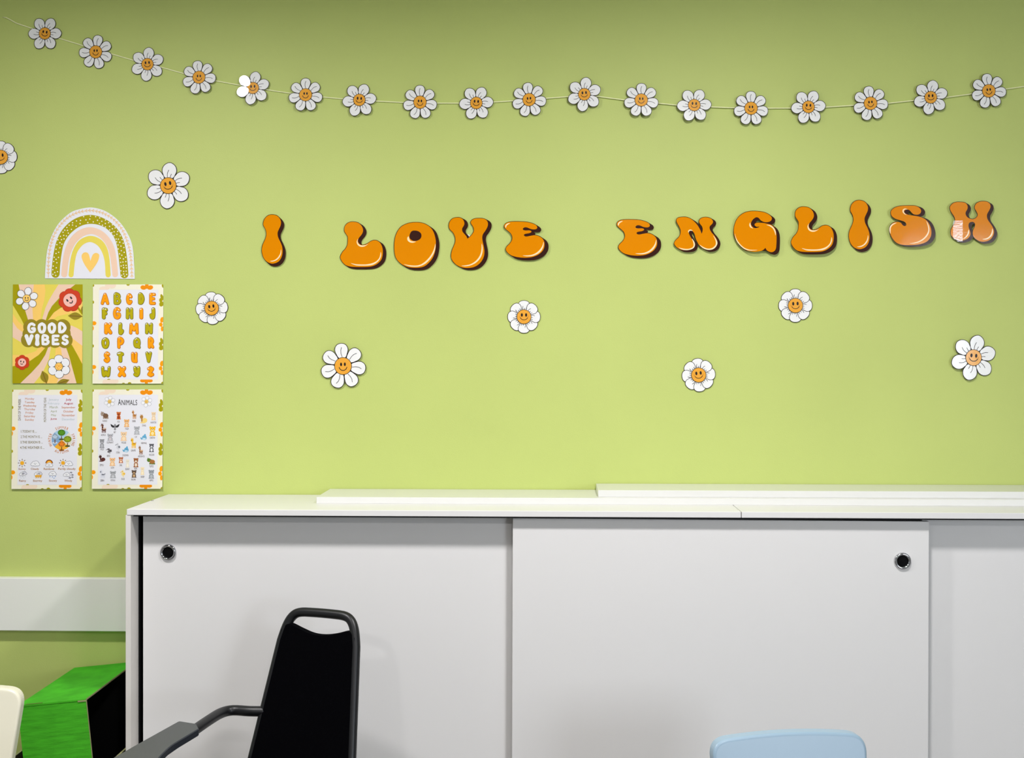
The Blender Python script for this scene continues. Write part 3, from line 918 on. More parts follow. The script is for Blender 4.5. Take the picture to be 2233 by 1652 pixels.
def border(root, zz, r):
    """cream margin with cut-off retro flowers, shared by three posters"""
    x0, y0, x1, y1 = r
    W, H = x1 - x0, y1 - y0

    def q(pl):
        return [p for p in (zz.poly(c) for c in (clip(p, x0, y0, x1, y1) for p in pl) if len(c) > 2)]
    fx = lambda v: x0 + (v - 57) * W / 1078.0
    fy = lambda v: y0 + (v - 70) * H / 1518.0
    flat('inner_sheet', [zz.poly([(fx(150), fy(150)), (fx(1060), fy(150)), (fx(1060), fy(1525)), (fx(150), fy(1525))])], PAPER, root, 0.0014)
    rx, ry = W / 1078.0, H / 1518.0

    def E(cx, cy, a, b, rot=0):
        return ell(fx(cx), fy(cy), a * rx, b * ry, rot, 14)
    flat('border_flower', q([clip(p, 0, 0, 5000, fy(152)) for p in [E(882, 90, 28, 48), E(830, 118, 46, 34, 0.25), E(934, 118, 46, 34, -0.25)]]), PDORANGE, root, 0.0015)
    flat('border_flower', q([clip(p, 0, fy(1526), 5000, 9000) for p in [E(830, 1545, 46, 26), E(934, 1545, 46, 26), E(882, 1560, 26, 48), E(882, 1530, 90, 14)]]), PDORANGE, root, 0.0015)
    flat('border_flower', q([clip(p, 0, 0, 5000, fy(152)) for p in [E(280, 90, 40, 60), E(350, 85, 62, 45), E(220, 140, 66, 40)]]), PEACHL, root, 0.0015)
    flat('border_flower', q([clip(p, 0, fy(1528), 5000, 9000) for p in [E(270, 1570, 62, 50), E(330, 1565, 40, 50), E(395, 1550, 62, 40)]]), PEACHL, root, 0.0015)
    for oy in (0, 670):
        flat('border_flower', q([E(1115, 265 + oy, 22, 48, -0.3), E(1098, 312 + oy, 26, 34), E(1108, 370 + oy, 34, 40, 0.4)]), OLIVE, root, 0.0015)
        flat('border_flower', q([E(1118, 612 + oy, 28, 44, 0.2), E(1100, 685 + oy, 28, 32), E(1120, 750 + oy, 20, 40)]), PORANGE, root, 0.0015)
        flat('border_flower', q([E(75, 665 + oy, 38, 32), E(50, 740 + oy, 24, 38)]), PORANGE, root, 0.0015)
        flat('border_flower', q([E(57, 342 + oy, 20, 24)]), OLIVE, root, 0.0015)
    flat('border_flower', q([E(595, 70, 26, 20), E(532, 1588, 22, 12), E(625, 1588, 28, 22), E(1135, 85, 24, 36), E(1135, 1585, 26, 26), E(305, 1526, 24, 12), E(57, 85, 20, 22)]), OLIVE, root, 0.0015)


# ---------------------------------------------- poster: GOOD VIBES
R1 = (60, 70, 1128, 1585)
p1, zz = poster('good_vibes_poster', R1, (20, 610, 7.0294), 'retro GOOD VIBES poster with swirling stripes and smiling flowers', PYEL, 0.003)


def sw(pts, m, name='stripe', layer=0.0014):
    return flat(name, [zz.poly(clip(cr_closed(pts, 3), *R1))], m, p1, layer)


def raw(pts, m, layer=0.0014):
    return flat('stripe', [zz.poly(clip(pts, *R1))], m, p1, layer)


raw([(60, 70), (148, 70), (165, 160), (195, 280), (240, 440), (300, 630), (420, 840), (260, 740), (190, 600), (120, 480), (60, 385)], OLIVE)
raw([(148, 70), (380, 70), (368, 250), (362, 450), (375, 640), (480, 840), (300, 630), (240, 440), (195, 280), (165, 160)], PEACH)
raw([(380, 70), (545, 70), (560, 160), (545, 300), (505, 450), (480, 620), (500, 830), (375, 640), (362, 450), (368, 250)], PORL)
raw([(545, 70), (760, 70), (690, 180), (610, 320), (560, 430), (515, 590), (520, 830), (480, 620), (505, 450), (545, 300), (560, 160)], PYEL)
raw([(760, 70), (1015, 70), (900, 160), (760, 290), (660, 400), (605, 500), (565, 615), (540, 830), (510, 600), (560, 430), (610, 320), (690, 180)], PEACH)
raw([(1015, 70), (1128, 70), (1128, 330), (1000, 380), (880, 400), (790, 430), (690, 500), (600, 620), (560, 830), (560, 640), (605, 500), (660, 400), (760, 290), (900, 160)], OLIVE)
raw([(1128, 330), (1128, 470), (1000, 500), (860, 530), (740, 560), (640, 640), (570, 830), (600, 620), (690, 500), (790, 430), (880, 400), (1000, 380)], PORL)
raw([(1128, 470), (1128, 790), (1050, 740), (960, 700), (800, 720), (580, 830), (640, 640), (740, 560), (860, 530), (1000, 500)], PYEL)
raw([(1128, 790), (1128, 1010), (1060, 960), (970, 890), (800, 830), (600, 840), (800, 720), (960, 700), (1050, 740)], PEACH)
raw([(1128, 1010), (1128, 1290), (1060, 1160), (970, 1000), (850, 900), (600, 850), (800, 830), (970, 890), (1060, 960)], PORL)
raw([(1128, 1290), (1128, 1585), (1042, 1585), (990, 1400), (930, 1180), (880, 1040), (600, 860), (850, 900), (970, 1000), (1060, 1160)], OLIVE)
raw([(1042, 1585), (740, 1585), (800, 1400), (830, 1250), (800, 1050), (590, 860), (880, 1040), (930, 1180), (990, 1400)], PEACH)
raw([(740, 1585), (540, 1585), (640, 1400), (710, 1200), (720, 1050), (590, 860), (800, 1050), (830, 1250), (800, 1400)], PORL)
raw([(540, 1585), (390, 1585), (520, 1420), (610, 1230), (645, 1050), (580, 860), (720, 1050), (710, 1200), (640, 1400)], PYEL)
raw([(390, 1585), (180, 1585), (350, 1420), (470, 1290), (560, 1150), (600, 1045), (580, 860), (645, 1050), (610, 1230), (520, 1420)], PEACH)
raw([(180, 1585), (60, 1585), (60, 1325), (200, 1290), (330, 1240), (460, 1150), (560, 1040), (570, 860), (600, 1045), (560, 1150), (470, 1290), (350, 1420)], OLIVE)
raw([(60, 1325), (60, 1150), (250, 1150), (420, 1090), (560, 860), (560, 1040), (460, 1150), (330, 1240), (200, 1290)], PORL)
raw([(60, 1150), (60, 880), (130, 920), (210, 970), (380, 960), (550, 860), (420, 1090), (250, 1150)], PYEL)
raw([(60, 880), (60, 640), (130, 740), (210, 800), (400, 850), (550, 850), (380, 960), (210, 970), (130, 920)], PEACH)
raw([(60, 640), (60, 520), (150, 640), (260, 740), (540, 840), (400, 850), (210, 800), (130, 740)], PORL)
# words on a scalloped olive shape
blob = []
for (bx, by, br) in [(340, 720, 118), (505, 720, 118), (665, 720, 118), (825, 725, 122), (300, 920, 112), (440, 930, 112), (570, 930, 112), (710, 930, 112), (860, 925, 120), (330, 830, 120), (560, 830, 160), (800, 830, 150)]:
    blob.append(zz.poly(ell(bx, by, br, br, 0, 24)))
flat('word_backing', blob, DOLIVE, p1, 0.0017)
for b_, bb in (('G', (275, 652, 425, 820)), ('O', (435, 650, 583, 825)), ('O', (588, 650, 735, 825)), ('D', (748, 652, 898, 820)),
               ('V', (240, 838, 385, 1003)), ('I', (400, 838, 478, 1003)), ('B', (495, 838, 638, 1003)), ('E', (648, 838, 790, 1003)), ('S', (800, 836, 930, 1006))):
    r_ = 21 if b_ in 'GBES' else 24
    x0, y0, x1, y1 = bb
    ps = []
    for st in STROKES[b_]:
        st = cr_open(st, 4) if b_ in 'GOSDB' else st
        q = [(x0 + r_ + u * (x1 - x0 - 2 * r_), y1 - r_ - v * (y1 - y0 - 2 * r_)) for u, v in st]
        rr = [r_] * len(q)
        if b_ in 'VI':
            rr = [r_ * 1.25 if p[1] < y0 + 60 or b_ == 'I' else r_ for p in q]
        if b_ == 'I':
            q = [q[0], ((q[0][0] + q[-1][0]) / 2, (q[0][1] + q[-1][1]) / 2), q[-1]]
            rr = [36, 26, 36]
        ps += stroke(q, rr, 14)
    flat('word_letter', [zz.poly(p) for p in ps], PWHITE, p1, 0.0021)


def print_flower(root, zz, cx, cy, R, n, ang, petal_m, centre_m, line, hub=0.36, width=0.30, face='smile', layer=0.0019, tilt=0):
    pts = [(0.25, 0.0), (0.4, width * 0.55), (0.58, width * 0.95), (0.76, width), (0.93, width * 0.62), (1.0, 0.0)]
    full = cr_closed(pts + [(x, -y) for x, y in pts[-2:0:-1]], 3)
    base = [(x * R, y * R) for x, y in full]
    lw = R * 0.035
    al = [math.radians(-ang) + 2 * math.pi * k / n for k in range(n)]
    o = flat('printed_flower', [(zz.poly(rotp(dilate(base, lw), a, cx, cy)), 1) for a in al], [petal_m, line], root, layer)
    flat('printed_petals', [zz.poly(rotp(base, a, cx, cy)) for a in al], petal_m, o, layer + 0.0002)
    h = hub * R
    flat('printed_centre', [(zz.poly(ell(cx, cy, h + lw, h + lw, 0, 24)), 1)], [centre_m, line], o, layer + 0.0003)
    flat('printed_centre', [zz.poly(ell(cx, cy, h, h, 0, 24))], centre_m, o, layer + 0.0005)
    f = []
    t = math.radians(tilt)
    for s in (-1, 1):
        f.append(rotp(ell(s * 0.34 * h, -0.2 * h, 0.14 * h, 0.24 * h, 0, 8), t, cx, cy))
    sm = [(math.cos(a) * 0.5 * h, math.sin(a) * 0.42 * h + 0.1 * h) for a in [math.pi * (0.1 + 0.8 * k / 6) for k in range(7)]]
    if face == 'glasses':
        f = []
        for s in (-1, 1):
            for k in range(12):
                a, b = 2 * math.pi * k / 12, 2 * math.pi * (k + 1) / 12
                f += stroke([(cx + s * 0.42 * h + 0.34 * h * math.cos(a), cy - 0.12 * h + 0.3 * h * math.sin(a)), (cx + s * 0.42 * h + 0.34 * h * math.cos(b), cy - 0.12 * h + 0.3 * h * math.sin(b))], 0.06 * h, 5)
        sm = [(x * 0.5, y + 0.25 * h) for x, y in sm]
    elif face == 'smirk':
        sm = [(x * 0.5, y * 0.7 + 0.12 * h) for x, y in sm]
    f += stroke(rotp(sm, t, cx, cy), 0.07 * h, 5)
    flat('printed_face', [zz.poly(p) for p in f], PBLACK if face != 'glasses' else PDORANGE, o, layer + 0.0007)
    return o


def leaf(root, zz, a, b, w, m, layer):
    dx, dy = b[0] - a[0], b[1] - a[1]
    pts = [(0, 0), (0, 0), (0.3, w * 0.85), (0.6, w), (1, 0), (1, 0), (0.6, -w), (0.3, -w * 0.85)]
    P = [(a[0] + dx * u - dy * v, a[1] + dy * u + dx * v) for u, v in cr_closed(pts, 4)]
    o = flat('printed_leaf', [zz.poly(clip(P, *R1))], m, root, layer)
    flat('leaf_vein', [zz.poly(clip(p, *R1)) for p in stroke([a, (a[0] + dx * .85, a[1] + dy * .85)], 4, 5) if len(clip(p, *R1)) > 2], PBROWN, o, layer + 0.0002)


print_flower(p1, zz, 275, 288, 172, 6, 80, PWHITE, PORL, PBLACK, hub=0.34, width=0.29)
flat('printed_stem', [zz.poly(clip(p, *R1)) for p in stroke([(1040, 400), (1090, 470), (1125, 520)], 14, 8)], OLIVE, p1, 0.0018)
leaf(p1, zz, (1128, 560), (905, 550), 0.24, DOLIVE, 0.0018)
leaf(p1, zz, (1128, 520), (1125, 400), 0.18, DOLIVE, 0.0018)
print_flower(p1, zz, 938, 312, 176, 7, 95, PRED, PPINK, mat('print_dark_red', (176, 44, 6)), hub=0.58, width=0.38, face='smirk', tilt=-35)
print_flower(p1, zz, 208, 1265, 112, 6, 90, PRED, PPINK, mat('print_dark_red', (176, 44, 6)), hub=0.56, width=0.40, face='smirk', tilt=12)
flat('printed_stem', [zz.poly(clip(p, *R1)) for p in stroke([(720, 1460), (675, 1585)], 22, 8)], PORL, p1, 0.0018)
leaf(p1, zz, (585, 1585), (515, 1390), 0.28, DOLIVE, 0.0018)
leaf(p1, zz, (730, 1600), (935, 1530), 0.20, DOLIVE, 0.0018)
print_flower(p1, zz, 772, 1328, 176, 6, 92, PWHITE, PORL, PBLACK, hub=0.33, width=0.36, face='glasses', tilt=15)

# ---------------------------------------------- poster: alphabet
R2 = (57, 70, 1135, 1588)
p2, zz = poster('alphabet_poster', R2, (195, 610, 7.0294), 'alphabet poster with orange and olive bubble letters A to Z', CREAMP, 0.004)
border(p2, zz, R2)
ALPHA = {'A': (168, 198, 318, 385, 0), 'B': (365, 198, 500, 383, 1), 'C': (558, 205, 672, 385, 0), 'D': (742, 200, 858, 382, 1), 'E': (910, 198, 1030, 385, 0),
         'F': (185, 422, 295, 607, 1), 'G': (357, 415, 497, 608, 0), 'H': (553, 422, 688, 607, 1), 'I': (765, 427, 835, 607, 0), 'J': (918, 420, 1027, 610, 1),
         'K': (222, 652, 368, 838, 0), 'L': (442, 652, 542, 838, 1), 'M': (603, 657, 773, 838, 0), 'N': (848, 655, 990, 835, 1),
         'O': (182, 877, 322, 1058, 1), 'P': (424, 877, 550, 1057, 0), 'Q': (670, 878, 800, 1057, 1), 'R': (893, 877, 1008, 1055, 0),
         'S': (218, 1095, 335, 1275, 0), 'T': (422, 1095, 543, 1270, 1), 'U': (638, 1103, 755, 1275, 0), 'V': (858, 1097, 973, 1273, 1),
         'W': (180, 1320, 345, 1492, 1), 'X': (435, 1320, 580, 1490, 0), 'Y': (673, 1318, 798, 1490, 1), 'Z': (885, 1318, 1008, 1490, 0)}
DKO, DKG = mat('print_burnt_orange', (176, 88, 6)), mat('print_moss', (96, 88, 8))
AOL = mat('print_alphabet_olive', (184, 170, 4), rough=0.5, spec=0.2)
for ch, (x0, y0, x1, y1, g) in ALPHA.items():
    r = 19 if ch in 'ABGPQRMWEUV' else (21 if ch in 'DOSZYCNH' else 24)
    ro = r + 7
    sc = [[(x0 + ro + u * (x1 - x0 - 2 * ro), y1 - ro - v * (y1 - y0 - 2 * ro)) for u, v in (cr_open(s, 3) if len(s) > 3 and ch not in 'AEFMNHKVZ' else s)] for s in STROKES[ch]]
    out, inn, hi = [], [], []
    for s in sc:
        out += stroke(s, ro, 14) + stroke([(x + 4, y + 5) for x, y in s], ro - 3, 14)
        inn += stroke(s, r, 14)
    o = flat('printed_letter', [zz.poly(p) for p in out], DKG if g else DKO, p2, 0.0016)
    flat('letter_fill', [zz.poly(p) for p in inn], AOL if g else PORANGE, o, 0.0018)
    tops = sorted({(round(x), round(y)) for s in sc for x, y in (s[0], s[-1])} | {tuple(map(round, min((p for s in sc for p in s), key=lambda p: p[0] + p[1])))}, key=lambda p: p[1])
    for (x, y) in [t for t in tops if t[1] < y0 + 70][:2]:
        hi += [ell(x - r * 0.35, y - r * 0.35, r * 0.5, r * 0.28, -0.6, 10)]
    if hi:
        flat('letter_shine', [zz.poly(p) for p in hi], PWHITE, o, 0.0020)

# ---------------------------------------------- poster: days, months, seasons, weather
R3 = (50, 65, 1125, 1583)
p3, zz = poster('calendar_poster', R3, (20, 840, 7.0294), 'poster with days, months, a season wheel and weather pictures', CREAMP, 0.006)
border(p3, zz, R3)
TX = 0.0017
INKO, INKG, INKB, INKR = mat('text_orange', (206, 132, 70)), mat('text_olive', (122, 108, 30)), mat('text_grey_blue', (186, 200, 204)), mat('text_crimson', (186, 30, 60))
INKS, INKD = mat('text_sage', (160, 168, 120)), mat('text_rust', (206, 126, 62))


def tx(body, bx, m, off=0.004, rot=0):
    return text_obj('printed_text', body, bx, zz, m, CURP, TX, off=off, rot=rot)


CURP = p3
tx('DAYS OF THE WEEK', (145, 205, 185, 535), INKG, 0.006, 90)
tx('MONTHS OF THE YEAR', (537, 185, 575, 560), INKG, 0.006, 90)
for k, (d, w) in enumerate([('Monday', 140), ('Tuesday', 152), ('Wednesday', 205), ('Thursday', 168), ('Friday', 120), ('Saturday', 170), ('Sunday', 138)]):
    yc = 207 + k * 53.3
    desc = d[-1] == 'y'
    tx(d, (320 - w / 2, yc - 19, 320 + w / 2, yc + (22 if desc else 18)), INKO)
for d, w, yc, m, off in [('January', 155, 220, INKB, 0), ('February', 178, 278, INKB, 0), ('March', 125, 333, INKS, .003), ('April', 95, 397, INKS, .003), ('May', 78, 456, INKS, .003), ('June', 98, 515, INKR, .012)]:
    tx(d, (688 - w / 2, yc - 18, 688 + w / 2, yc + (22 if d[-1] in 'yl' else 17)), m, off)
for d, w, yc, m, off in [('July', 88, 218, INKR, .012), ('August', 140, 277, INKR, .012), ('September', 212, 337, INKD, .004), ('October', 158, 397, INKD, .004), ('November', 200, 457, INKD, .004), ('December', 196, 517, INKB, 0)]:
    tx(d, (915 - w / 2, yc - 18, 915 + w / 2, yc + (23 if d[-1] == 'y' or 'p' in d or 'g' in d else 17)), m, off)
for k, (d, w) in enumerate([('1.TODAY IS ...', 240), ('2.THE MONTH IS ...', 328), ('3.THE SEASON IS ...', 340), ('4.THE WEATHER IS ...', 370)]):
    yc = 703 + k * 82.5
    tx(d, (190 - k * 3, yc - 19, 190 - k * 3 + w, yc + 19), INKG, 0.006)
# season wheel
wc, wr = (815, 830), 155
SKYB, DEEPB, SPRG, AUT = mat('wheel_summer', (170, 206, 226)), mat('wheel_winter', (130, 168, 206)), mat('wheel_spring', (226, 222, 200)), mat('wheel_autumn', (246, 178, 40))
for nm, a0, m in (('season_quarter', 225, SKYB), ('season_quarter', 315, SPRG), ('season_quarter', 45, AUT), ('season_quarter', 135, DEEPB)):
    arc = [(wc[0] + wr * math.cos(math.radians(a0 + k * 9)), wc[1] + wr * math.sin(math.radians(a0 + k * 9))) for k in range(11)]
    flat(nm, [zz.poly([wc] + arc)], m, p3, 0.0016)
for (tx_, ty, rr, cm, gm) in [(812, 722, 58, (84, 150, 20), (60, 84, 20)), (905, 822, 60, (150, 170, 20), (60, 84, 20)), (815, 895, 50, (240, 130, 20), (150, 86, 14)), (712, 785, 48, (186, 208, 226), (210, 222, 236))]:
    o = flat('season_tree', [zz.poly(p) for p in stroke([(tx_, ty + rr), (tx_, ty + rr + 45)], 7, 6)], PBROWN, p3, 0.0018)
    flat('tree_crown', [zz.poly(ell(tx_, ty, rr, rr * 0.82, 0, 16))], mat('crown_%d' % rr, tuple(int(v * 0.78) for v in cm)), o, 0.0019)
    flat('crown_leaves', [zz.poly(ell(tx_ + dx * rr, ty + dy * rr, rr * 0.3, rr * 0.24, 0, 10)) for dx, dy in ((-.5, -.1), (0, -.4), (.5, -.1), (-.25, .3), (.3, .35), (0, 0))], mat('leaves_%d' % rr, cm), o, 0.0021)
    flat('tree_ground', [zz.poly(ell(tx_, ty + rr + 45, 42, 14, 0, 10))], mat('ground_%d' % rr, gm), o, 0.0017)


def arc_text(word, r, a_mid, a_step, m, flip=1):
    for k, ch in enumerate(word):
        a = math.radians(a_mid + (k - (len(word) - 1) / 2) * a_step * flip)
        V, P, bb = text_polys(ch, 0.02)
        h = 42.0
        s = h / 0.72
        out = []
        ca, sa = (math.cos(a), math.sin(a))
        for x, y in V:
            lx, ly = (x - (bb[0] + bb[2]) / 2) * s * 0.72, (y - 0.36) * s
            ux, uy = (-sa, ca)
            if flip < 0:
                px_, py_ = wc[0] + ca * (r - ly) - ux * lx, wc[1] + sa * (r - ly) - uy * lx
            else:
                px_, py_ = wc[0] + ca * (r + ly) + ux * lx, wc[1] + sa * (r + ly) + uy * lx
            q = zz((px_, py_))
            out.append((q[0], -TX, q[1]))
        me = bpy.data.meshes.new('season_name_letter')
        me.from_pydata(out, [], P)
        me.materials.append(m)
        link('season_name_letter', me, None, p3)


arc_text('SUMMER', 188, 270, 11, INKO)
arc_text('SPRING', 188, 0, 10, INKO)
arc_text('AUTUMN', 190, 90, 11, INKO, -1)
arc_text('WINTER', 188, 180, 10.5, INKO)
# weather pictures
SUNM, LINE, GREYC = mat('weather_sun', (244, 176, 30)), mat('weather_line', (120, 120, 132)), mat('weather_grey', (214, 214, 222))
DKB = mat('weather_brown', (112, 84, 30))


def sun(cx, cy, r):
    o = flat('printed_sun', [zz.poly(p) for k in range(8) for p in stroke([(cx + r * 1.45 * math.cos(k * math.pi / 4), cy + r * 1.45 * math.sin(k * math.pi / 4)), (cx + r * 1.95 * math.cos(k * math.pi / 4), cy + r * 1.95 * math.sin(k * math.pi / 4))], 5, 6)], DKB, p3, 0.0016)
    flat('sun_disc', [zz.poly(ell(cx, cy, r, r, 0, 16))], SUNM, o, 0.0017)


def cloud(cx, cy, w, m=None):
    bl = [(0, .05, .30), (-.28, .1, .20), (.28, .1, .21), (.1, -.08, .24), (-.12, -.04, .22)]
    o = flat('printed_cloud', [zz.poly(ell(cx + x * w, cy + y * w, r * w + 5, r * w * 0.8 + 5, 0, 14)) for x, y, r in bl], LINE, p3, 0.0018)
    flat('cloud_fill', [zz.poly(ell(cx + x * w, cy + y * w, r * w, r * w * 0.8, 0, 14)) for x, y, r in bl], m or PWHITE, o, 0.0019)
    flat('cloud_face', [zz.poly(ell(cx - .1 * w, cy, 5, 6, 0, 6)), zz.poly(ell(cx + .08 * w, cy, 5, 6, 0, 6))] + [zz.poly(p) for p in stroke([(cx - .05 * w, cy + .1 * w), (cx, cy + .13 * w), (cx + .04 * w, cy + .1 * w)], 3, 5)], LINE, o, 0.0021)


sun(212, 1187, 31)
cloud(413, 1192, 140)
for rr, m in ((58, mat('bow_brown', (124, 66, 20))), (44, PORANGE), (30, PORL), (16, PPINK)):
    pl = [(626 + rr * math.cos(a), 1192 + rr * math.sin(a)) for a in [math.pi + math.pi * k / 12 for k in range(13)]]
    flat('printed_rainbow', [zz.poly(pl)], m, p3, 0.0016 + (60 - rr) * 0.000004)
cloud(626, 1212, 110)
sun(838, 1185, 30)
cloud(925, 1192, 124)
cloud(240, 1340, 90, GREYC)
cloud(218, 1352, 95)
cloud(478, 1345, 84, GREYC)
cloud(448, 1350, 98)
cloud(680, 1345, 116)
cloud(895, 1360, 104)
flat('rain_drops', [zz.poly(ell(x, y, 5, 7, 0, 6)) for x, y in ((185, 1395), (225, 1398), (265, 1396), (198, 1415), (242, 1416))], INKB, p3, 0.0018)
flat('lightning', [zz.poly([(x, 1370), (x + 34, 1368), (x + 18, 1392), (x + 30, 1392), (x, 1428), (x + 8, 1400), (x - 10, 1400)]) for x in (420, 452, 486)], SUNM, p3, 0.0023)
flat('snow_flakes', [zz.poly(ell(x, y, 9, 9, 0, 6)) for x, y in ((640, 1393), (678, 1400), (722, 1392), (702, 1418))], mat('snow_blue', (130, 170, 220)), p3, 0.0018)
for (sx_, sy_) in ((965, 1330), (985, 1365), (985, 1400), (945, 1410)):
    flat('wind_swirl', [zz.poly(p) for p in stroke([(sx_ + 14 * math.cos(a) * (1 - a / 9), sy_ + 14 * math.sin(a) * (1 - a / 9)) for a in [k * 0.7 for k in range(10)]] + [(sx_ - 25, sy_ + 4)], 3.5, 5)], LINE, p3, 0.0018)
for d, bx in (('Sunny', (157, 1262, 268, 1300)), ('Cloudy', (345, 1260, 470, 1300)), ('Rainbow', (543, 1260, 705, 1292)), ('Partly cloudy', (765, 1258, 1030, 1300)),
              ('Rainy', (168, 1440, 275, 1482)), ('Stormy', (380, 1440, 522, 1482)), ('Snowy', (625, 1440, 748, 1480)), ('Windy', (860, 1440, 980, 1482))):
    tx(d, bx, mat('text_gold_brown', (168, 112, 24)), 0.010)

# ---------------------------------------------- poster: animals
R4 = (52, 62, 1130, 1580)
p4, zz = poster('animals_poster', R4, (195, 840, 7.0294), 'ANIMALS poster with rows of small cartoon animals', CREAMP, 0.007)
border(p4, zz, R4)
CURP = p4
text_obj('title_letters', 'A', (443, 208, 490, 303), zz, PBLACK, p4, TX, off=0.006)
text_obj('title_letters', 'NIMALS', (497, 222, 738, 303), zz, PBLACK, p4, TX, off=0.006)
print_flower(p4, zz, 315, 247, 84, 6, 80, PWHITE, PORL, mat('print_line_grey', (150, 150, 156)), hub=0.34, width=0.30)
print_flower(p4, zz, 880, 247, 84, 6, 80, PWHITE, PORL, mat('print_line_grey', (150, 150, 156)), hub=0.34, width=0.30)
AN = [  # name, centre, size, style, main, second, caption centre, caption half width
    ('RHINO', 238, 455, 120, 118, 'quad', (168, 148, 132), (120, 86, 60), 245, 543, 34), ('FOX', 455, 462, 76, 118, 'sit', (206, 104, 32), (150, 56, 10), 454, 555, 18),
    ('TIGER', 578, 578, 92, 118, 'sit', (240, 178, 104), (250, 214, 170), 582, 663, 28), ('DEER', 690, 448, 76, 130, 'tall', (206, 148, 84), (160, 100, 50), 690, 547, 26),
    ('SNAIL', 835, 510, 112, 140, 'snail', (246, 214, 124), (184, 128, 54), 846, 612, 30), ('HAMSTER', 990, 470, 76, 128, 'sit', (238, 206, 160), (246, 226, 196), 988, 567, 44),
    ('ALPACA', 222, 655, 92, 140, 'tall', (98, 44, 22), (236, 206, 180), 222, 757, 36), ('BAT', 400, 634, 138, 110, 'bat', (150, 150, 154), (30, 28, 34), 398, 716, 16),
    ('CAT', 735, 690, 100, 128, 'sit', (176, 178, 182), (200, 202, 206), 722, 788, 18), ('CHEETAH', 975, 700, 108, 146, 'sit', (248, 190, 24), (252, 224, 160), 973, 800, 40),
    ('ELEPHANT', 328, 795, 100, 106, 'sit', (178, 178, 184), (214, 204, 208), 328, 872, 50), ('MOUSE', 535, 780, 108, 140, 'sit', (244, 206, 160), (252, 226, 190), 537, 875, 34),
    ('NARWHAL', 840, 795, 100, 106, 'fish', (98, 172, 210), (200, 226, 240), 846, 882, 44), ('WOLF', 203, 888, 80, 140, 'sit', (150, 150, 154), (190, 190, 194), 205, 978, 26),
    ('STORK', 445, 938, 86, 130, 'bird', (214, 214, 220), (120, 124, 132), 450, 1027, 28), ('GIRAFFE', 682, 882, 92, 156, 'tall', (250, 196, 50), (206, 150, 30), 683, 995, 36),
    ('RACCOON', 962, 955, 80, 130, 'sit', (86, 86, 92), (236, 236, 240), 965, 1060, 38), ('BIRD', 310, 1000, 104, 84, 'bird', (110, 104, 108), (60, 58, 64), 305, 1077, 24),
    ('DOLPHIN', 567, 982, 96, 106, 'fish', (90, 168, 206), (190, 220, 236), 565, 1068, 44), ('HEDGEHOG', 795, 992, 76, 130, 'tall', (150, 100, 56), (226, 186, 140), 806, 1083, 50),
    ('EMU', 205, 1112, 98, 108, 'snail', (90, 34, 26), (70, 30, 24), 203, 1217, 28), ('LION', 365, 1170, 98, 124, 'sit', (244, 190, 130), (252, 220, 180), 366, 1257, 24),
    ('OWL', 495, 1142, 76, 90, 'sit', (190, 96, 40), (250, 220, 190), 495, 1220, 20), ('BUNNY', 597, 1192, 62, 126, 'sit', (240, 230, 206), (248, 240, 224), 597, 1280, 32),
    ('BEAR', 725, 1180, 84, 144, 'sit', (160, 92, 40), (240, 224, 204), 724, 1270, 22), ('TURTLE', 955, 1158, 124, 104, 'quad', (90, 124, 24), (168, 110, 44), 962, 1237, 32),
    ('ZEBRA', 212, 1355, 96, 130, 'tall', (216, 218, 228), (110, 112, 124), 213, 1452, 30), ('KOALA', 375, 1365, 104, 106, 'sit', (166, 168, 172), (206, 206, 210), 376, 1448, 34),
    ('DUCK', 525, 1348, 84, 112, 'bird', (250, 222, 140), (244, 190, 60), 530, 1430, 26), ('SKUNK', 697, 1352, 84, 116, 'sit', (90, 70, 56), (210, 170, 120), 690, 1437, 34),
    ('SHEEP', 825, 1308, 66, 124, 'sit', (246, 224, 180), (252, 238, 206), 828, 1397, 28), ('HIPPO', 962, 1358, 96, 136, 'sit', (150, 156, 162), (186, 190, 194), 964, 1452, 30)]
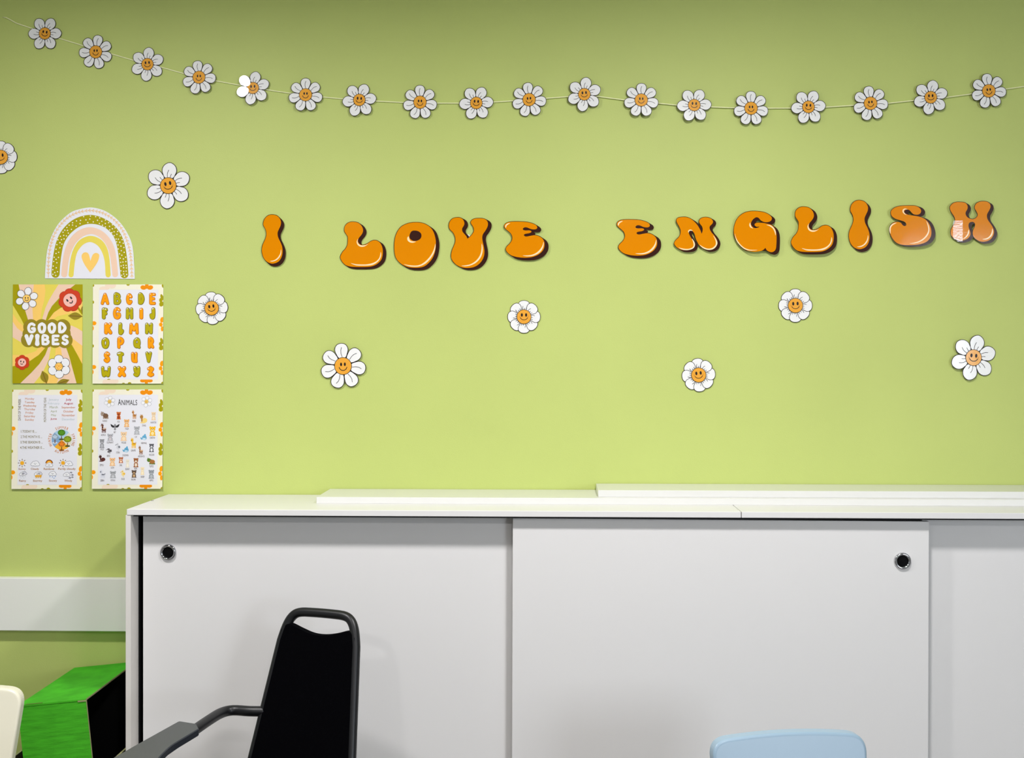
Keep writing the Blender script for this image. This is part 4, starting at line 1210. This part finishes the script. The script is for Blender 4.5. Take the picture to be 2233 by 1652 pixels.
for nm, cx, cy, w, h, st, c1, c2, tx_, ty, hw in AN:
    m1, m2, m3 = mat('fur_%d_%d_%d' % c1, c1, rough=0.5), mat('fur_%d_%d_%d' % c2, c2, rough=0.5), PBLACK
    A, B, Cc = [], [], []
    if st == 'sit':
        A = [ell(cx, cy - h * .22, w * .40, h * .25, 0, 18), ell(cx, cy + h * .22, w * .38, h * .28, 0, 18), ell(cx - w * .32, cy - h * .40, w * .13, w * .15), ell(cx + w * .32, cy - h * .40, w * .13, w * .15),
             ell(cx - w * .28, cy + h * .43, w * .18, h * .07), ell(cx + w * .28, cy + h * .43, w * .18, h * .07)]
        B = [ell(cx, cy - h * .14, w * .20, h * .11), ell(cx, cy + h * .24, w * .22, h * .19)]
        Cc = [ell(cx - w * .14, cy - h * .25, w * .05, w * .06, 0, 8), ell(cx + w * .14, cy - h * .25, w * .05, w * .06, 0, 8), ell(cx, cy - h * .16, w * .06, w * .045, 0, 8)]
    elif st == 'quad':
        A = [ell(cx - w * .25, cy - h * .15, w * .25, h * .28), ell(cx - w * .38, cy - h * .38, w * .06, h * .12)] + [ell(cx + dx * w, cy + h * .36, w * .09, h * .14) for dx in (-.12, .08, .25, .42)]
        B = [ell(cx + w * .15, cy + h * .08, w * .34, h * .30, 0, 18)]
        Cc = [ell(cx - w * .28, cy - h * .2, w * .035, w * .04, 0, 8), ell(cx + w * .02, cy - h * .22, w * .05, w * .05, 0, 8)]
    elif st == 'tall':
        A = [ell(cx - w * .2, cy - h * .28, w * .24, h * .14), ell(cx - w * .14, cy - h * .1, w * .13, h * .2), ell(cx + w * .08, cy + h * .12, w * .38, h * .16, 0, 18), ell(cx - w * .3, cy - h * .45, w * .05, h * .08), ell(cx - w * .1, cy - h * .45, w * .05, h * .08)]
        A += [ell(cx + dx * w, cy + h * .36, w * .06, h * .16) for dx in (-.2, -.02, .2, .36)]
        B = [ell(cx + w * .12, cy + h * .06, w * .26, h * .07), ell(cx - w * .28, cy - h * .24, w * .1, h * .06), ell(cx + w * .42, cy - h * .02, w * .05, h * .1)]
        Cc = [ell(cx - w * .24, cy - h * .31, w * .05, w * .05, 0, 8)]
    elif st == 'snail':
        A = [ell(cx + w * .18, cy + h * .18, w * .34, h * .26, 0, 18), ell(cx - w * .1, cy + h * .42, w * .36, h * .07)]
        B = [ell(cx - w * .26, cy - h * .2, w * .22, h * .2), ell(cx - w * .22, cy + h * .1, w * .1, h * .26)] + stroke([(cx - w * .3, cy - h * .3), (cx - w * .36, cy - h * .47)], 3, 5) + stroke([(cx - w * .2, cy - h * .3), (cx - w * .14, cy - h * .45)], 3, 5)
        Cc = [ell(cx - w * .3, cy - h * .22, w * .035, w * .04, 0, 8)]
    elif st == 'bat':
        A = [ell(cx, cy - h * .1, w * .14, h * .32), ell(cx, cy + h * .32, w * .12, h * .16)]
        B = [[(cx - w * .08, cy - h * .1), (cx - w * .5, cy - h * .42), (cx - w * .44, cy - h * .1), (cx - w * .3, cy + h * .08), (cx - w * .1, cy + h * .1)], [(cx + w * .08, cy - h * .1), (cx + w * .5, cy - h * .42), (cx + w * .44, cy - h * .1), (cx + w * .3, cy + h * .08), (cx + w * .1, cy + h * .1)]]
        Cc = [ell(cx - w * .05, cy - h * .1, 4, 5, 0, 8), ell(cx + w * .05, cy - h * .1, 4, 5, 0, 8)]
    elif st == 'fish':
        A = [ell(cx + w * .1, cy + h * .05, w * .36, h * .36, 0, 18), ell(cx + w * .2, cy - h * .3, w * .14, h * .2), ell(cx - w * .38, cy + h * .12, w * .1, h * .16, -0.7), ell(cx - w * .28, cy + h * .22, w * .14, h * .1)]
        B = [ell(cx + w * .08, cy + h * .22, w * .26, h * .18)]
        Cc = [ell(cx + w * .12, cy + h * .0, 4, 5, 0, 8)]
    else:
        A = [ell(cx + w * .1, cy + h * .05, w * .36, h * .22, -0.5, 18), ell(cx - w * .05, cy - h * .28, w * .2, h * .17)]
        A += stroke([(cx + w * .05, cy + h * .2), (cx + w * .05, cy + h * .48)], 3, 5) + stroke([(cx + w * .18, cy + h * .2), (cx + w * .18, cy + h * .48)], 3, 5)
        B = [ell(cx + w * .25, cy + h * .02, w * .2, h * .12, 0.5), ell(cx - w * .32, cy - h * .22, w * .16, h * .04, -0.5)]
        Cc = [ell(cx - w * .06, cy - h * .3, 4, 5, 0, 8)]
    o = flat('printed_animal', [zz.poly(p) for p in A], m1, p4, 0.0017)
    flat('animal_markings', [zz.poly(p) for p in B], m2, o, 0.0019)
    flat('animal_face', [zz.poly(p) for p in Cc], m3, o, 0.0021)
    tx(nm, (tx_ - hw, ty - 15, tx_ + hw, ty + 15), mat('caption_grey', (92, 74, 72)), 0.004)


# ------------------------------------------------------------------ small plastic chairs
def slab(outline, y_front, y_back, bend, bev=0.008):
    """rounded upright slab: outline in x/z, leaning back by bend(z)"""
    bm = bmesh.new()
    rings = []
    cs = [(1 - math.cos(a), 1 - math.sin(a)) for a in [math.pi / 2 * k / 4 for k in range(5)]]     # quarter-round edge
    seq = [(y_back - bev * u, -bev * v) for u, v in cs] + [(y_front + bev * u, -bev * v) for u, v in cs[::-1]]
    for y, g in seq:
        o = dilate(outline, g)
        rings.append([bm.verts.new((x, y + bend(z), z)) for x, z in o])
    n = len(outline)
    for a, b in zip(rings, rings[1:]):
        for k in range(n):
            bm.faces.new((a[k], a[(k + 1) % n], b[(k + 1) % n], b[k]))
    for rg in (rings[0], rings[-1]):
        c = rg
        bm.faces.new(c if rg is rings[-1] else c[::-1])
    return bm


def rounded(pts, radii, n=6):
    out = []
    N = len(pts)
    for i in range(N):
        a, b, c = Vector(pts[i - 1]), Vector(pts[i]), Vector(pts[(i + 1) % N])
        r = radii[i]
        u, v = (a - b).normalized(), (c - b).normalized()
        p, q = b + u * r, b + v * r
        for k in range(n + 1):
            t = k / n
            out.append(tuple((1 - t) ** 2 * p + 2 * t * (1 - t) * b + t * t * q))
    return out


def kid_chair(label, m, loc, rz):
    root = tag(empty('plastic_child_chair', loc, (0, 0, rz)), label, 'chair', 'plastic child chairs')
    lean = lambda z: max(0.0, z - 0.28) * 0.22
    o = rounded([(-0.142, 0.285), (0.142, 0.285), (0.177, 0.662), (0.0, 0.678), (-0.177, 0.662)], [0.03, 0.03, 0.042, 0.12, 0.042], 12)
    from_bm('backrest', slab(o, 0.10, 0.133, lean, 0.007), m, root, smooth=False)
    bm = bmesh.new()
    bm_box(bm, -0.175, 0.175, -0.165, 0.15, 0.255, 0.30, 0.02, 4)
    from_bm('seat', bm, m, root)
    for sx_ in (-1, 1):
        for sy_, yo in ((-1, -0.125), (1, 0.115)):
            tube('leg', [(sx_ * 0.135, yo, 0.27), (sx_ * 0.165, yo + sy_ * 0.03, 0.0)], [0.026, 0.021], m, root, seg=14)
    return root


BLUE = mat('light_blue_plastic', (148, 173, 191), rough=0.32, spec=0.45)
CREAM = mat('cream_plastic', (232, 228, 206), rough=0.32, spec=0.45)
lean_top = 0.116 + (0.67 - 0.28) * 0.22
pb = at_z(1716, 1590, 0.675)
rz = math.radians(10)
kid_chair('light blue plastic child chair in front of the cabinet', BLUE, (pb.x + math.sin(rz) * lean_top, pb.y - math.cos(rz) * lean_top, 0), rz)
pc = at_z(48, 1504, 0.66)
rz = math.radians(3)
kid_chair('cream white plastic child chair cut off at the left picture edge', CREAM, (pc.x - 0.172 + math.sin(rz) * lean_top, pc.y - math.cos(rz) * lean_top, 0), rz)

# ------------------------------------------------------------------ black conference chair with a writing tablet
BLK = mat('black_powder_coat', (13, 14, 17), rough=0.4, spec=0.5)
FAB = mat('black_fabric', (4, 4, 6), rough=0.95, spec=0.03, bump=0.3, bscale=900)
TAB = mat('grey_tablet', (72, 75, 75), rough=0.5)
TABE = mat('tablet_dark_edge', (44, 48, 56), rough=0.45)
phi = math.radians(-19)
ptop = at_z(703, 1338, 0.835)
YB = 0.31
org = Vector((ptop.x + math.sin(phi) * YB, ptop.y - math.cos(phi) * YB, 0))
ch = tag(empty('conference_chair', org, (0, 0, phi)), 'black conference chair with one arm and a grey writing tablet', 'chair')
yb = lambda z: 0.20 + (z - 0.47) * (YB - 0.20) / (0.835 - 0.47)
hw = lambda z: 0.100 + (0.82 - z) * 0.115


def chair_path(side):
    return [(side * hw(z), yb(z), z) for z in (0.44, 0.5, 0.6, 0.7, 0.76)]


corner = [(-hw(.765), 0.765), (-0.0975, 0.80), (-0.085, 0.823), (-0.066, 0.834), (-0.03, 0.8365), (0.03, 0.8365), (0.066, 0.834), (0.085, 0.823), (0.0975, 0.80), (hw(.765), 0.765)]
top = [(x, yb(z), z) for x, z in cr_open(corner, 4)]
path = chair_path(-1)[:-1] + top + chair_path(1)[:-1][::-1]
tube('back_frame', path, 0.0118, BLK, ch, seg=14)
# upholstered back with a scooped upper edge
up = cr_open([(-0.0985, 0.792), (-0.088, 0.805), (-0.076, 0.806), (-0.048, 0.797), (-0.015, 0.788), (0.015, 0.787), (0.045, 0.792), (0.072, 0.800), (0.085, 0.800), (0.0985, 0.788)], 4)
bm = bmesh.new()
rows = []
NZ = 14
for k in range(NZ + 1):
    t = k / NZ
    rows.append([])
    for (x, zt) in up:
        z = 0.475 + (zt - 0.475) * t
        xx = x / 0.0985 * (hw(z) + 0.002)
        rows[-1].append((xx, yb(z) - 0.004, z))
for off_y in (-0.008, 0.010):
    g = [[bm.verts.new((x, y + off_y, z)) for x, y, z in r] for r in rows]
    for a, b2 in zip(g, g[1:]):
        for i in range(len(a) - 1):
            bm.faces.new((a[i], a[i + 1], b2[i + 1], b2[i]))
    if off_y < 0:
        g0 = g
for i in range(len(up) - 1):
    bm.faces.new((g0[-1][i], g0[-1][i + 1], g[-1][i + 1], g[-1][i]))
    bm.faces.new((g0[0][i], g0[0][i + 1], g[0][i + 1], g[0][i]))
from_bm('backrest', bm, FAB, ch)
bm = bmesh.new()
bm_box(bm, -0.225, 0.225, -0.235, 0.20, 0.425, 0.485, 0.022, 4)
from_bm('seat', bm, FAB, ch)
tube('seat_frame', [(-0.205, 0.19, 0.42), (-0.205, -0.21, 0.42), (0.205, -0.21, 0.42), (0.205, 0.19, 0.42)], 0.0105, BLK, ch)
for s in (-1, 1):
    tube('leg', [(s * 0.205, -0.20, 0.42), (s * 0.215, -0.235, 0.0)], 0.0105, BLK, ch)
    tube('leg', [(s * 0.205, 0.18, 0.42), (s * 0.215, 0.25, 0.0)], 0.0105, BLK, ch)
    tube('back_strut', [(s * hw(.44), yb(.44), 0.44), (s * 0.205, 0.18, 0.42)], 0.0105, BLK, ch)


def to_local(p):
    d = p - org
    c, s_ = math.cos(-phi), math.sin(-phi)
    return Vector((d.x * c - d.y * s_, d.x * s_ + d.y * c, p.z))


ZA = 0.595
arm_px = [(545, 1550), (508, 1548), (482, 1554), (455, 1570), (420, 1594), (385, 1618), (350, 1642), (310, 1671)]
arm = [(-hw(ZA) + 0.004, yb(ZA) + 0.002, ZA)] + [tuple(to_local(at_z(x, y, ZA))) for x, y in arm_px]
armc = cr_open(arm, 4)
end = armc[-1]
armc += [(end[0] + 0.0, end[1] - 0.05, ZA - 0.02), (end[0], end[1] - 0.07, ZA - 0.07), (-0.21, -0.215, 0.42)]
tube('arm', armc, 0.0130, BLK, ch, seg=14)
ZT = 0.612
tab_px = [(428, 1577), (390, 1571), (300, 1621), (235, 1658), (150, 1712), (120, 1790), (200, 1860), (330, 1830), (352, 1740), (338, 1682), (345, 1652), (372, 1625), (434, 1588)]
tab = [tuple(to_local(at_z(x, y, ZT))[:2]) for x, y in tab_px]
tb = rounded(tab, [0.004, 0.008, 0.03, 0.03, 0.03, 0.04, 0.05, 0.04, 0.03, 0.02, 0.02, 0.03, 0.004], 4)
if area(tb) < 0:
    tb = tb[::-1]
bm = bmesh.new()
rings = []
for z, g in ((ZT - 0.017, -0.002), (ZT - 0.015, 0.0), (ZT - 0.002, 0.0), (ZT, -0.002)):
    rings.append([bm.verts.new((x, y, z)) for x, y in (dilate(tb, g) if g else tb)])
n = len(tb)
for a, b2 in zip(rings, rings[1:]):
    for k in range(n):
        f = bm.faces.new((a[k], a[(k + 1) % n], b2[(k + 1) % n], b2[k]))
        f.material_index = 1
bm.faces.new(rings[-1])
f = bm.faces.new(rings[0][::-1])
f.material_index = 1
t = from_bm('writing_tablet', bm, TAB, ch)
t.data.materials.append(TABE)
tag(t, 'grey writing tablet on the arm')

# ------------------------------------------------------------------ green painted box standing in a brown carton
GRN = mat('green_painted_card', (70, 176, 36), rough=0.8, spec=0.2, noise=0.2, nscale=14, stretch=(1.0, 1.0, 9.0), bump=0.25, bscale=60)
INB = mat('box_dark_inside', (20, 19, 20), rough=0.9)  # near-black: paints the shade inside the green box
BRN = mat('brown_carton', (74, 60, 50), rough=0.8, noise=0.1, nscale=12)
RAW = mat('raw_card_edge', (150, 150, 104), rough=0.9)
ct = tag(empty('brown_carton', (-1.302, -0.2125, 0)), 'open dark brown carton on the floor left of the cabinet', 'carton')
cw, cd, chh = 0.140, 0.2085, 0.42
for nm, a in (('carton_side', (-cw, -cw + 0.005, -cd, cd, 0.005, chh)), ('carton_side', (cw - 0.005, cw, -cd, cd, 0.005, chh)), ('carton_side', (-cw + 0.005, cw - 0.005, -cd, -cd + 0.005, 0.005, chh)), ('carton_side', (-cw + 0.005, cw - 0.005, cd - 0.005, cd, 0.005, chh))):
    o = box(nm, *a, BRN, ct)
    box('rim', a[0], a[1], a[2], a[3], chh, chh + 0.0012, RAW, o)
box('carton_bottom', -cw, cw, -cd, cd, 0.0, 0.005, BRN, ct)
box('carton_insert', -cw + 0.006, cw - 0.006, -cd + 0.006, cd - 0.006, 0.205, 0.2205, BRN, ct)

# box local frame: origin at the lower left front corner
gb = tag(empty('green_box', (-1.387, -0.410, 0.222), (0, math.radians(-6.0), math.radians(0.5))), 'green painted cardboard box with an open dark side, next to the cabinet', 'box')
gw, gd, gh, tk = 0.184, 0.398, 0.336, 0.004
bm = bmesh.new()
bm_box(bm, 0, gw, 0, tk, 0, gh)
from_bm('front_wall', bm, GRN, gb)
bm = bmesh.new()
bm_box(bm, 0, tk, tk, gd - tk, 0, gh)
from_bm('side_wall', bm, GRN, gb)
bm = bmesh.new()
bm_box(bm, 0, gw, gd - tk, gd, 0, gh)
from_bm('rear_wall', bm, GRN, gb)
tp = box('lid', 0.0, gw, -0.0015, gd, gh + 0.0005, gh + 0.0045, GRN, gb)
box('box_bottom', tk, gw, tk, gd - tk, 0, tk, INB, gb)
# dark sheets on the inner faces, the shade put into their colour
box('inside_shade_sheet', tk, tk + 0.001, tk, gd - tk, tk, gh, INB, gb)
box('inside_shade_sheet', tk, gw, gd - tk - 0.001, gd - tk, tk, gh, INB, gb)
box('inside_shade_sheet', tk, gw, tk, tk + 0.001, tk, gh, INB, gb)
box('inside_shade_sheet', tk, gw, tk, gd - tk, gh - 0.001, gh, INB, gb)
# worn pale edges and the slot along the front fold
box('worn_edge', gw - 0.0002, gw + 0.0006, -0.0006, tk, 0.0, gh, RAW, gb)
box('worn_edge', gw - 0.0002, gw + 0.0006, 0.0, gd, gh + 0.0005, gh + 0.0045, RAW, gb)
box('worn_edge', gw - 0.022, gw, -0.0022, -0.0008, gh - 0.002, gh + 0.002, RAW, gb)
box('slot', 0.022, 0.066, -0.0008, 0.004, gh + 0.0042, gh + 0.0052, mat('slot_olive', (84, 104, 20)), gb)
